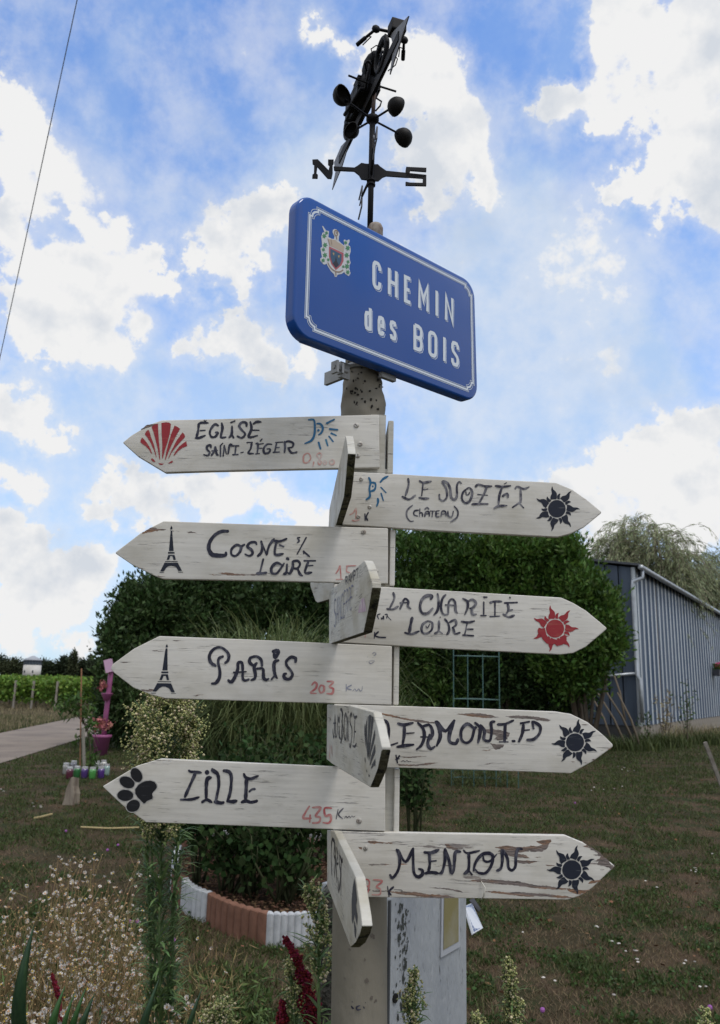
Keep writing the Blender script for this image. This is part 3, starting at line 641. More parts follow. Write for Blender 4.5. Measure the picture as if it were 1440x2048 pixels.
# wooden wedge standing in the lawn on the left
pb = G(136, 1611); s_ = pb.y / FPX; mb = MB()
fr_ = [(-12, 0), (9, 0), (9, 22), (5, 36), (4, 52), (0, 50), (-7, 30), (-9, 12)]
V = [Vector((pb.x + a * s_, pb.y, c * s_)) for a, c in fr_] + [Vector((pb.x + a * s_ + .05, pb.y + .09, c * s_ * .93)) for a, c in fr_]; n = 8
mb.add(V, [tuple(range(n)), tuple(reversed(range(n, 2 * n)))] + [(i, (i + 1) % n, n + (i + 1) % n, n + i) for i in range(n)])
props(bev(mb.build('wood_stump', mat('stump_wood', (.30, .26, .21), .9, .1, var=((.14, .11, .09), 14, .45, .65), stretch=(1, 1, .15))), .004, 1), 'small split grey wooden stump standing in the lawn', 'stump')
M_SW = mat('straw', (.42, .34, .18), .8, .1)
for (x0, y0, x1, y1, lb) in ((68, 1636, 104, 1628, 'curved straw stalk lying on the lawn at the left'), (162, 1654, 278, 1655, 'long dry straw stalk lying on the lawn left of the tall weed')):
    a, c_ = G(x0, y0, .03), G(x1, y1, .03); mb = MB(); mb.tube([a, a.lerp(c_, .5) + Vector((0, -.06, 0)), c_], .011, 5); props(mb.build('straw_stalk', M_SW), lb, 'stalk')

# young tree with bamboo stake, jars round it
tb = G(168, 1551)
t = thing('young_tree', 'slim young tree with drooping leaves tied to its stakes inside a ring of coloured jars', 'tree', (tb.x, tb.y, 0))
mb = MB(); D = tb.y
mb.tube([(tb.x + .1, D, 0), tuple(P(180, 1480, D)), tuple(P(163, 1430, D)), tuple(P(160, 1385, D))], [.02, .014, .010, .006], 6)
for (x, y) in ((120, 1415), (150, 1395), (185, 1440), (200, 1490), (135, 1430), (172, 1400), (205, 1530)): mb.tube([P(166, 1445, D), P((166 + x) / 2, (1435 + y) / 2 - 8, D), P(x, y, D)], [.009, .007, .004], 5)
mb.build('trunk', M_BARK, t, True)
C = []; rr = random.Random(8)
for (x, y, rx, ry, n) in ((130, 1405, 18, 16, 110), (155, 1398, 14, 16, 70), (182, 1450, 9, 32, 80), (183, 1515, 12, 22, 90), (172, 1420, 12, 18, 50), (154, 1480, 6, 16, 22), (150, 1418, 12, 10, 40)):
    for _ in range(n): C.append(tuple(P(x + rr.gauss(0, rx * .55), y + rr.gauss(0, ry * .55), D + rr.gauss(0, .12))))
c, U, w = leaves_at(np.array(C), .12, -.9, 9, None, .26); link('crown', leaf_mesh('crown', c, U, w), M_HM, t)
mb = MB(); a = P(163, 1337, D - .05); mb.tube([(P(160, 1551, D - .05).x, D - .05, 0), a], .012, 6); props(mb.build('bamboo_stake', mat('bamboo', (.30, .15, .08), .6)), 'tall thin reddish bamboo stake beside the young tree', 'stake')
mb = MB(); a = P(166, 1455, D - .1); mb.tube([(P(170, 1545, D - .1).x, D - .1, 0), a], .026, 7); props(mb.build('support_post', mat('grey_stake', (.27, .25, .21), .9)), 'short thick grey post beside the young tree', 'post')
jars = [(138, 1552, (.10,.025,.045), 'dark red glass jar, leftmost of the ring round the young tree'), (153, 1550, (.04,.17,.055), 'green jar second from the left in the ring'), (168, 1551, (.08,.04,.17), 'violet jar at the front centre of the ring'), (184, 1552, (.08,.30,.07), 'bright green jar right of the violet one'), (201, 1551, (.085,.035,.20), 'deep purple jar right of the bright green one'), (212, 1545, (.30, .42, .38), 'pale green-white jar, rightmost of the ring'), (131, 1543, (.28,.28,.26), 'clear whitish jar at the left back of the ring'), (146, 1538, (.22,.22,.25), 'pale jar at the back of the ring, left of the trunk'), (192, 1538, (.26,.27,.26), 'pale jar at the back of the ring, right of the trunk'), (206, 1536, (.55, .55, .52), 'white topped jar at the back right of the ring')]
for i, (px, py, cl, lb) in enumerate(jars):
    p = G(px, py + 6); h_ = .145; rr_ = .05; t = thing('jar', lb, 'jar', (p.x, p.y, 0), 'coloured jars ringed round the young tree')
    mb = MB(); mb.tube([(p.x, p.y, 0), (p.x, p.y, .02), (p.x, p.y, h_ * .8), (p.x, p.y, h_)], [rr_ * .9, rr_, rr_ * 1.05, rr_ * .95], 12); mb.build('glass', mat('jar_glass_%d' % i, cl, .15, .6, coat=.5), t, True)
    mb = MB(); mb.tube([(p.x, p.y, h_), (p.x, p.y, h_ + .03)], rr_ * .9, 12); mb.build('rim', mat('jar_rim', (.5, .5, .5), .2, .6), t)
# pink drainpipe planter
M_PK = mat('pink_paint', (.30, .085, .20), .5, .35, var=((.24, .07, .16), 4, .4, .7))
D = 16.6; t = thing('planter_post', 'tall mauve-pink pipe planter with hanging cups of flowers before the hedge', 'planter', tuple(P(208, 1488, D)[:2]) + (0,))
mb = MB(); mb.tube([P(207, 1475, D), P(213, 1420, D), P(219, 1370, D), P(223, 1330, D)], .050, 12); mb.build('pipe', M_PK, t, True)
mb = MB(); q = P(203, 1489, D); mb.tube([(q.x, D, 0), (q.x, D, .34), (q.x, D, .35), (q.x, D, .40)], [.12, .165, .19, .19], 16); mb.build('pot', M_PK, t, True)
for (x, y) in ((214, 1388),):
    q = P(x, y, D - .05); mb = MB(); mb.tube([q - Zv * .13, q, q + Zv * .02], [.05, .11, .12], 12); mb.build('cup', M_PK, t, True)
mb = MB(); q = P(218, 1332, D - .04); mb.box(q, (.075, .08, .14), (Vector((.85, 0, .25)), Vector((0, 1, 0)), Vector((-.25, 0, .9)))); mb.build('lamp_head', mat('pale_pink', (.55, .35, .48), .5), t)
C = [tuple(P(204 + rr.gauss(0, 8), 1448 + rr.gauss(0, 5), D + rr.gauss(0, .08))) for _ in range(260)] + [tuple(P(206 + rr.gauss(0, 4), 1372 + rr.gauss(0, 4), D + rr.gauss(0, .04))) for _ in range(60)]
c, U, w = leaves_at(np.array(C), .07, .2, 5, None, .8); link('flowers', leaf_mesh('flowers', c, U, w), mat('geranium_pale', (.36, .13, .12), .7, .2, island=True), t)

# ------------------------------------------------------------------ pampas / fountain grass behind the bed
def fountain(label, base, n, h, rad, m, seed, w=.006, dirx=0):
    r = np.random.default_rng(seed); V = []; Q = []; b = np.array(base)
    for i in range(n):
        a = r.uniform(0, 6.28); l = h * r.uniform(.55, 1.12); st = r.normal(0, rad * .22, 2); out = rad * r.uniform(.25, 1.1); tw = r.uniform(-.3, .3)
        hx, hy = math.cos(a), math.sin(a); droop = r.uniform(.15, .65)
        for j in range(8):
            u = j / 7; rr_ = out * (u ** 1.5); z = l * (1.25 * u - (.25 + droop) * u ** 3.2)
            c = b + [st[0] + hx * rr_ + tw * u * u * .2 + dirx * u * u, st[1] + hy * rr_, max(z, .01)]; ww = w * (1 - u ** 2) + .0008
            s_ = np.array([-hy, hx, 0]) * ww; V += [c - s_, c + s_]
            if j: k = len(V) - 4; Q.append((k, k + 1, k + 3, k + 2))
    return link('fountain_grass', mesh_np('fountain_grass', V, Q), m, label=label, category='ornamental grass')
M_PG = mat('fountain_blade', (.135, .17, .068), .6, .2, island=True, transl=.25)
M_PD = mat('fountain_blade_dark', (.075, .11, .045), .5, .35, island=True, transl=.25)
q = G(560, 1600); fountain('big arching fountain grass behind the rose bed, left of the signpost', (q.x, q.y, 0), 4000, 2.75, 1.7, M_PG, 1, .009)
q = G(450, 1592); fountain('darker fountain grass behind the pale fleabane, left part of the clump', (q.x, q.y, 0), 2000, 1.45, 1.0, M_PD, 2, .008)
q = G(765, 1596); fountain('fountain grass whose blades show right of the signpost', (q.x, q.y, 0), 1800, 1.55, .85, M_PG, 3, .008)

# ------------------------------------------------------------------ rose bed with scalloped edging
M_EB = mat('edging_terracotta', (.22, .115, .08), .85, .15, var=((.155, .08, .055), 14, .4, .7), bump=.35, bscale=160)
M_EW = mat('edging_white', (.50, .515, .53), .85, .15, var=((.36, .37, .38), 14, .45, .75), bump=.35, bscale=160)
def edging(pa, pb, H, m, label, n, curve=0):
    a = G(*pa); c_ = G(*pb); a.z = c_.z = 0; mid = (a + c_) / 2
    t = (c_ - a); Ln = t.length; t = t.normalized(); nrm = Vector((t.y, -t.x, 0)); nrm = nrm if nrm.y < 0 else -nrm
    V = []; step = 8; mtop = []
    pts = []
    for i in range(n * step + 1):
        u = i / (n * step); ph = (i % step) / step; sc_ = abs(math.sin(math.pi * ph)) ** .7; cv = curve * 4 * u * (1 - u)
        pts.append((a + t * Ln * u + nrm * (.012 * sc_ + cv), H + .010 * sc_, -nrm * .034 + a * 0, cv))
    F = []
    for i, (p, h, back, cv) in enumerate(pts):
        q = a + t * Ln * (i / (n * step)) + nrm * cv - nrm * .035
        V += [p, p + Zv * (h - .006), p - nrm * .006 + Zv * h, q + Zv * h, q]
        if i:
            k = 5 * (i - 1)
            for j in range(4): F.append((k + j, k + 5 + j, k + 6 + j, k + 1 + j))
    F += [(0, 1, 2, 3, 4), tuple(reversed(range(len(V) - 5, len(V))))]
    mb = MB(); mb.add(V, F); o = mb.build('edging_block', m, smooth=False, label=label, category='garden edging', group='scalloped edging blocks round the rose bed'); return o
ed = [(352, 1736, 343, 1790, M_EW, 'white edging block at the far left bend of the bed', 5), (343, 1792, 363, 1812, M_EB, 'terracotta edging block at the left, between two white ones', 6), (363, 1812, 412, 1846, M_EW, 'white edging block on the left of the long terracotta one', 8), (412, 1846, 531, 1893, M_EB, 'long terracotta edging block in the front middle', 9), (531, 1893, 640, 1889, M_EW, 'white edging block nearest the signpost, in front', 8), (641, 1888, 730, 1862, M_EB, 'terracotta edging block running behind the signpost', 8), (368, 1720, 420, 1704, M_EB, 'terracotta edging block at the back left of the bed', 6), (421, 1704, 500, 1697, M_EW, 'white edging block at the back of the bed', 8), (501, 1697, 580, 1699, M_EB, 'terracotta block at the back of the bed beneath the roses', 8), (581, 1699, 650, 1710, M_EW, 'white edging block at the back of the bed near the signpost', 8)]
for (x0, y0, x1, y1, m, lb, n) in ed: edging((x0, y0), (x1, y1), .175, m, lb, n, .035 if n > 7 else .012)
bedpts = [G(*p) for p in ((352, 1736), (343, 1790), (363, 1812), (412, 1846), (531, 1893), (640, 1889), (730, 1862), (720, 1760), (650, 1710), (580, 1699), (500, 1697), (420, 1704), (368, 1720))]
ctr = sum(bedpts, Vector()) / len(bedpts); V = [Vector((p.x, p.y, .10)) for p in bedpts] + [ctr + Zv * .13]
link('flowerbed_soil', mesh_py('flowerbed_soil', V, [(i, (i + 1) % 13, 13) for i in range(13)]), mat('mulch_soil', (.045, .030, .020), .95, .1, var=((.10, .065, .04), 18, .5, .65), bump=1, bscale=50), kind='structure')
def in_poly(x, y, poly):
    c = False; j = len(poly) - 1
    for i in range(len(poly)):
        if (poly[i].y > y) != (poly[j].y > y) and x < (poly[j].x - poly[i].x) * (y - poly[i].y) / (poly[j].y - poly[i].y) + poly[i].x: c = not c
        j = i
    return c
C = []
while len(C) < 9000:
    x, y = RNG.uniform(-2.6, .4), RNG.uniform(3.5, 8)
    if in_poly(x, y, bedpts): C.append((x, y, .12 + RNG.uniform(0, .03)))
c, U, w = leaves_at(np.array(C), .034, 0, 61, None, .5); U[:, 2] *= .35; w[:, 2] *= .4
M_MU = mat('bark_chips', (.12, .070, .042), .85, .15, island=True)
link('bark_mulch', leaf_mesh('bark_mulch', c, U, w), M_MU, kind='stuff', label='brown bark chips covering the rose bed')
M_RO = mat('rose_leaf', (.026, .052, .015), .7, .12, island=True, transl=.2)
M_RS = mat('rose_stem', (.055, .065, .03), .8, .2)
def rose(label, px, py, h, wd, seed, nl=900, ns=9):
    p = G(px, py, .1); t = thing('rose_bush', label, 'rose bush', tuple(p), 'rose bushes in the edged bed'); rr = random.Random(seed); mb = MB(); C = []
    for k in range(ns):
        e = p + Vector((rr.uniform(-wd, wd), rr.uniform(-wd, wd), h * rr.uniform(.7, 1.1))); m_ = p.lerp(e, .5) + Vector((rr.uniform(-.05, .05), rr.uniform(-.05, .05), .05))
        mb.tube([p + Vector((rr.uniform(-.05, .05), rr.uniform(-.05, .05), 0)), m_, e], [.010, .008, .004], 5)
        for b_ in range(2):
            q = m_.lerp(e, rr.random()); mb.tube([q, q + Vector((rr.uniform(-.15, .15), rr.uniform(-.15, .15), .12))], [.005, .003], 4)
        for j in range(nl // ns):
            u = rr.uniform(-.05, 1.1); C.append(tuple(m_.lerp(e, u) + Vector((rr.gauss(0, .07), rr.gauss(0, .07), rr.gauss(0, .06)))))
    mb.build('stems', M_RS, t, True); c, U, w = leaves_at(np.array(C), .055, .0, seed, None, .75); link('leaves', leaf_mesh('leaves', c, U, w), M_RO, t)
    return t
rose('rose bush at the left end of the bed, just right of the feathery weed', 398, 1775, .72, .22, 1, 1100)
rose('low dark rose bush at the front middle of the bed', 455, 1790, .36, .22, 9, 320, 12)
rose('low dark rose bush at the front right of the bed', 570, 1815, .38, .22, 10, 320, 14)
rose('rose bush in the middle of the bed', 500, 1800, .62, .3, 2, 900, 14)
rose('rose bush in the bed beside the signpost', 600, 1800, .72, .3, 3, 1200, 14)
rose('tall rose bush behind the middle of the bed', 540, 1730, .78, .4, 4, 1500, 14)
rose('rose bush at the back left of the bed', 440, 1720, .72, .35, 5, 1200)
rose('rose bush right of the signpost beneath the Lille arrow end', 830, 1690, .80, .12, 6, 500)
rose('tall rose bush behind the Lille arrow left of the post', 660, 1730, .95, .3, 7, 1300, 12)
rose('leafy rose bush in front of the fountain grass', 505, 1640, .85, .45, 8, 620, 12)

# small solar panel on the grass right of the cabinet
q = [P(930, 1812, 4.5), P(944, 1806, 4.62), P(966, 1856, 4.35), P(947, 1867, 4.3), ]
t = thing('solar_panel', 'small tilted blue solar panel with white grid lying on the lawn', 'solar panel', tuple(G(950, 1868)))
n_ = (q[1] - q[0]).cross(q[3] - q[0]).normalized(); n_ = n_ if n_.y < 0 else -n_
mb = MB(); V = q + [v - n_ * .012 for v in q]; mb.add(V, [(0, 1, 2, 3), (7, 6, 5, 4), (0, 4, 5, 1), (1, 5, 6, 2), (2, 6, 7, 3), (3, 7, 4, 0)]); mb.build('frame', mat('panel_frame', (.5, .52, .55), .4, .5), t)
mb = MB()
for i in range(4):
    for j in range(8):
        def bl(u, v): return q[0].lerp(q[1], u).lerp(q[3].lerp(q[2], u), v) + n_ * .002
        u0, u1 = .05 + i * .23, .05 + i * .23 + .20; v0, v1 = .03 + j * .118, .03 + j * .118 + .105
        mb.add([bl(u0, v0), bl(u1, v0), bl(u1, v1), bl(u0, v1)], [(0, 1, 2, 3)])
mb.build('cells', mat('solar_cell', (.10, .13, .22), .15, .6), t)
q = [P(938, 1800, 4.8), P(948, 1796, 4.8), P(962, 1818, 4.7), P(957, 1823, 4.7)]; mb = MB(); V = q + [v + Vector((0, .02, -.01)) for v in q]; mb.add(V, [(0, 1, 2, 3), (7, 6, 5, 4), (0, 4, 5, 1), (1, 5, 6, 2), (2, 6, 7, 3), (3, 7, 4, 0)])
props(mb.build('lamp_bracket', mat('dark_plastic', (.05, .05, .055), .5)), 'small dark bracket behind the solar panel', 'bracket')
mb = MB(); mb.tube([P(945, 1810, 4.6), G(943, 1860)], .012, 6); mb.build('stem', mat('dark_plastic', (.05, .05, .055), .5), t)

# ------------------------------------------------------------------ utility cabinet and stone post beside the signpost
M_CA = mat('cabinet_grey', (.34, .36, .375), .6, .3, var=[((.24, .26, .29), 5, .45, .7), ((.10, .105, .105), 60, .60, .70), ((.40, .42, .44), 34, .58, .7)], bump=.35, bscale=90, stretch=(1, 1, .35))
cab_a = P(774, 1900, 2.0); hd = R(36); dirc = Vector((math.sin(hd), math.cos(hd), 0)); dirl = Vector((-math.cos(hd), math.sin(hd), 0)); ztop = P(774, 1792, 2.0).z
cx = Vector((cab_a.x, 2.0, 0)); cab = thing('utility_cabinet', 'grey weathered metal utility cabinet with a faded yellow label behind the signpost', 'cabinet', tuple(cx))
Wc, Dc = .385, .2; mb = MB(); mb.box(cx + dirc * Wc / 2 + dirl * Dc / 2 + Zv * ztop / 2, (Wc / 2, Dc / 2, ztop / 2), (dirc, dirl, Zv)); o = mb.build('body', M_CA, cab); bev(o, .008, 2)
fn = -dirl   # outward normal of the broad face
def cf(px, py, off=.001):            # point of the broad face seen at px,py
    r_ = ray(px, py); o_ = Vector((0, 0, EYE)); tt = (cx + fn * off - o_).dot(fn) / r_.dot(fn); return o_ + r_ * tt
def poly_face(name, pts, m, parent, off=0, thick=0):
    mb = MB(); n = len(pts)
    if thick:
        V = [p + fn * thick for p in pts] + list(pts); mb.add(V, [tuple(range(n))] + [(i, n + i, n + (i + 1) % n, (i + 1) % n) for i in range(n)])
    else: mb.add(pts, [tuple(range(n))])
    return mb.build(name, m, parent)
zz = ztop - .03
def zdrop(px, py, z):
    p = cf(px, py); p.z = z; return p
lt = [zdrop(882, 1800, zz), zdrop(918, 1800, zz), cf(918, 1893), cf(880, 1915)]
poly_face('label_plate', lt, mat('plate_aluminium', (.40, .42, .45), .4, .4), cab, 0, .003)
def shr(P4, f_): c_ = sum(P4, Vector()) / 4; return [c_ + (p - c_) * f_ + fn * .0042 for p in P4]
M_LB = mat('faded_yellow', (.215, .19, .085), .6, .3, var=((.28, .265, .20), 9, .45, .7))
poly_face('label', shr(lt, .80), M_LB, cab)
mb = MB(); e0 = cx + fn * .004; 
for (u0, wdt) in ((.006, .003),): mb.box(cx + dirc * u0 + fn * .001 + Zv * (ztop * .5), (wdt, .003, ztop * .49), (dirc, fn, Zv))
mb.build('door_seam', mat('seam_dark', (.06, .065, .07), .8), cab)
kp = cf(790, 1996, .001); mb = MB(); mb.tube([kp - fn * .001, kp + fn * .003], .010, 14); mb.build('lock', mat('lock_black', (.01, .01, .01), .5), cab)
# algae band down the face
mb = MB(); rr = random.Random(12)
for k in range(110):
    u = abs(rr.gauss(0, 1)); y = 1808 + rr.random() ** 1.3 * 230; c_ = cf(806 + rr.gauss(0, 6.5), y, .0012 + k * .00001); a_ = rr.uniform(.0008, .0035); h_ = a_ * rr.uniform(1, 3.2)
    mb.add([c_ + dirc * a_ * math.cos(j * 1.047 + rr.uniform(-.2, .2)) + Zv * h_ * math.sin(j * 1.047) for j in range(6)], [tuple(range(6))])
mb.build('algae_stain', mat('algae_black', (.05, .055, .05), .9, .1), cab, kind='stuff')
# mossy concrete post left
D = 1.86; a = P(636, 1900, D); c_ = P(690, 1900, D); zt = P(655, 1782, D).z; xm, hw = (a.x + c_.x) / 2, (c_.x - a.x) / 2
mb = MB(); V = []; pr = [(-hw, 0), (-hw, zt - .03), (-hw * .8, zt - .01), (-hw * .4, zt), (hw * .4, zt), (hw, zt - .015), (hw, 0)]; n = len(pr)
V = [Vector((xm + x, D, z)) for x, z in pr] + [Vector((xm + x, D + .08, z)) for x, z in pr]
mb.add(V, [tuple(range(n)), tuple(reversed(range(n, 2 * n)))] + [(i, (i + 1) % n, n + (i + 1) % n, n + i) for i in range(n)])
o = mb.build('concrete_post', mat('mossy_concrete', (.085, .083, .072), .95, .1, var=[((.20, .19, .165), 22, .52, .64), ((.03, .032, .026), 60, .5, .62)], bump=.8, bscale=120)); bev(o, .006, 2)
props(o, 'dark mossy concrete post just left of the signpost foot', 'post')
# ------------------------------------------------------------------ the signpost
post = thing('signpost', 'old beige pole carrying twelve painted white direction boards and a blue street name plate', 'signpost', (P(716, 1900, 1.55).x, 1.56, 0))
PX0 = P(722, 1370, 1.56).x
pxz = lambda z: PX0 - (z - 1.5) * .018
M_PO = mat('pole_paint', (.225, .205, .165), .75, .2, var=[((.17, .155, .12), 5, .42, .68), ((.13, .11, .09), 19, .66, .73)], bump=.25, bscale=60, stretch=(1, 1, .5))
# pole: old round sheath, lumpy at its neck under the blue plate
mb = MB(); prof = []
zt0, zt1, zt2 = P(728, 735, 1.55).z, P(725, 765, 1.55).z, P(725, 800, 1.55).z
for z, r_ in ((0, .050), (.5, .050), (1.0, .0495), (1.5, .048), (1.9, .046), (zt2 - .05, .044), (zt2 - .01, .0455), (zt2 + .012, .0435), (zt1, .0405), (zt1 + .012, .037), (zt0, .0355), (zt0 + .30, .034), (P(750, 485, 1.56).z, .032)):
    prof.append((Vector((pxz(z), 1.56, z)), r_))
pts = []; rad = []
for (a, ra), (b_, rb) in zip(prof, prof[1:]):
    for k in range(6): u = k / 6; pts.append(a.lerp(b_, u)); rad.append(ra + (rb - ra) * u)
pts.append(prof[-1][0]); rad.append(prof[-1][1])
mb.tube(pts, rad, 40); o = mb.build('pole', M_PO, post, True)
for v in o.data.vertices:
    if v.co.z > zt2 - .06:
        d = Vector((v.co.x - pxz(v.co.z), v.co.y - 1.56, 0)); nn = noise.noise(v.co * 38) * .0045; v.co += d.normalized() * nn
mb = MB(); rr = random.Random(3)
for k in range(60):
    a = rr.uniform(-.85, 1.2) * 1.0 - 1.57; z = rr.uniform(zt2 - .03, zt0 + .01); r_ = .0405 if z > zt1 else .0450
    if rr.random() < .5: a = -1.5 + rr.gauss(0, .35)
    rad_ = .0385 if z > zt1 else .0445
    c_ = Vector((pxz(z) + math.cos(a) * rad_, 1.56 + math.sin(a) * rad_, z)); mb.ball(c_, (rr.uniform(.0012, .0032), .0018, rr.uniform(.001, .004)), None, 5, 4)
mb.build('lichen_spots', mat('lichen_black', (.035, .033, .03), .95, .05), post, kind='stuff')
mb = MB(); zc = P(750, 455, 1.56).z; xc = P(751, 455, 1.56).x; mb.tube([(xc, 1.56, zc - .05), (xc, 1.56, zc - .002), (xc, 1.56, zc + .006)], [.0165, .0165, .013], 24)
mb.build('pole_cap', mat('rusty_cap', (.16, .12, .10), .85, .2, var=((.30, .26, .22), 30, .5, .6), bump=.4), post, True)

# --- boards
M_BD = [board_mat('board_paint_clean', .30, .585, .5, off=(1, 2, 3)), board_mat('board_paint_worn', .34, .58, .5, off=(4, 1, 7)), board_mat('board_paint_peeling', .38, .57, .5, off=(9, 5, 2)), board_mat('board_paint_dirty', .30, .55, 1.0, (.56, .545, .49), off=(2, 8, 5))]
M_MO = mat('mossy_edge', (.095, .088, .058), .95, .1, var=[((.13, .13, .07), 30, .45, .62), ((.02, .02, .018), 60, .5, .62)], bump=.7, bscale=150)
M_BARE = mat('bare_wood', (.22, .185, .17), .9, .1, var=[((.30, .17, .10), 9, .48, .62), ((.12, .105, .10), 40, .5, .65)], stretch=(1, 1, 7), bump=.5, bscale=90)
class Plane:
    def __init__(s, o, n): s.o = Vector(o); s.n = Vector(n).normalized()
    def at(s, px, py, off=0.0):
        r_ = ray(px, py); e = Vector((0, 0, EYE)); t = (s.o + s.n * off - e).dot(s.n) / r_.dot(s.n); return e + r_ * t
    def axes(s):
        x = s.n.cross(Zv).normalized() * -1; return x, x.cross(s.n).normalized() if False else Zv
def cat(pts, sub=5):
    if len(pts) < 3: return pts
    q = [pts[0]] + list(pts) + [pts[-1]]; out = []
    for i in range(1, len(q) - 2):
        p0, p1, p2, p3 = q[i - 1], q[i], q[i + 1], q[i + 2]
        for k in range(sub):
            t = k / sub
            out.append(tuple(.5 * ((2 * p1[d]) + (-p0[d] + p2[d]) * t + (2 * p0[d] - 5 * p1[d] + 4 * p2[d] - p3[d]) * t * t + (-p0[d] + 3 * p1[d] - 3 * p2[d] + p3[d]) * t ** 3) for d in (0, 1)))
    out.append(q[-2]); return out
SEQ = [0]
def ribbon(mb, poly, w, plane, brush=True, lift=.0004, square=False, seed=0):
    """poly in photo pixels; w = width in pixels at that place"""
    if len(poly) == 1: poly = [poly[0], (poly[0][0] + .3, poly[0][1])]
    pts = cat(poly) if not square else poly
    SEQ[0] = (SEQ[0] + 1) % 24; base = lift + SEQ[0] * .00003; n = len(pts); rr = random.Random(seed * 97 + len(pts) + int(poly[0][0] * 7))
    P3 = [plane.at(x, y) for x, y in pts]
    sc = (plane.at(pts[0][0], pts[0][1] + 1) - plane.at(pts[0][0], pts[0][1])).length * w * .5 * getattr(plane, 'wf', 1.0)
    V = []; ws = []
    ph = rr.uniform(0, 6)
    for i, p in enumerate(P3):
        d = (P3[min(i + 1, n - 1)] - P3[max(i - 1, 0)]); d = d.normalized() if d.length > 1e-9 else Vector((1, 0, 0))
        s_ = d.cross(plane.n).normalized(); u = i / max(1, n - 1)
        k = 1.0
        if brush: k = 1.16 + .16 * math.sin(u * 7 + ph) + rr.uniform(-.10, .10); k *= (.72 + .28 * min(1, u * 8)) * (.62 + .38 * min(1, (1 - u) * 5))
        q = p + plane.n * (base + i * .0000012); V += [q - s_ * sc * k, q + s_ * sc * k]; ws.append(sc * k)
    F = [(2 * i, 2 * i + 1, 2 * i + 3, 2 * i + 2) for i in range(n - 1)]
    mb.add(V, F)
    if not square:
        for i, sg in ((0, -1), (n - 1, 1)):
            p = P3[i]; a = P3[min(i + 1, n - 1)] - P3[max(i - 1, 0)]; a = a.normalized() if a.length > 1e-9 else Vector((1, 0, 0))
            s_ = a.cross(plane.n).normalized(); rr2 = ws[i]; q = p + plane.n * (base + i * .0000012)
            mb.add([q + s_ * rr2 * math.cos(t) + a * sg * rr2 * .8 * math.sin(t) for t in [math.pi * j / 5 for j in range(6)]], [tuple(range(6))])
def S(s): return [[tuple(map(float, c.split(','))) for c in q.split()] for q in s.split(';') if q.strip()]
def text(plane, parent, x0, y0, s, groups, m, name='lettering', brush=True):
    mb = MB()
    for w, st in groups:
        for i, poly in enumerate(S(st)): ribbon(mb, [(x0 + x / s, y0 + y / s) for x, y in poly], w / s, plane, brush, seed=i)
    return mb.build(name, m, parent)
def shapes(plane, parent, x0, y0, s, polys, m, name, lift=.0005):
    mb = MB()
    for i, poly in enumerate(S(polys)): mb.add([plane.at(x0 + x / s, y0 + y / s) + plane.n * (lift + i * .00002) for x, y in poly], [tuple(range(len(poly)))])
    return mb.build(name, m, parent)
M_INK = mat('navy_brush_paint', (.012, .011, .026), .45, .4, var=((.13, .13, .16), 75, .50, .72), stretch=(1, 1, .6))
M_INK2 = mat('navy_brush_paint_thin', (.022, .021, .04), .5, .35, var=((.24, .235, .25), 75, .44, .66), stretch=(1, 1, .6))
M_STN = mat('stencil_navy', (.017, .021, .034), .6, .25, var=((.10, .105, .11), 30, .62, .72), stretch=(1, 1, 9))
M_STR = mat('stencil_red', (.30, .030, .038), .6, .25, var=((.36, .10, .08), 24, .55, .7), stretch=(1, 1, 8))
M_RED = mat('red_brush_paint', (.42, .105, .105), .6, .25, var=((.52, .30, .27), 50, .42, .62))
M_REDF = mat('faded_red_paint', (.50, .27, .235), .7, .2, var=((.56, .46, .42), 60, .45, .6))
M_BLU = mat('blue_brush_paint', (.022, .12, .24), .5, .3, var=((.10, .26, .34), 45, .55, .7))
M_FAD = mat('faded_marker', (.26, .27, .33), .8, .1)
M_SPR = mat('black_spray', (.009, .009, .011), .55, .3, var=((.035, .035, .04), 30, .6, .7), stretch=(1, 1, 10))
M_SCR = mat('screw_head', (.46, .44, .40), .5, .4, metal=.3, var=((.22, .18, .15), 60, .5, .65))

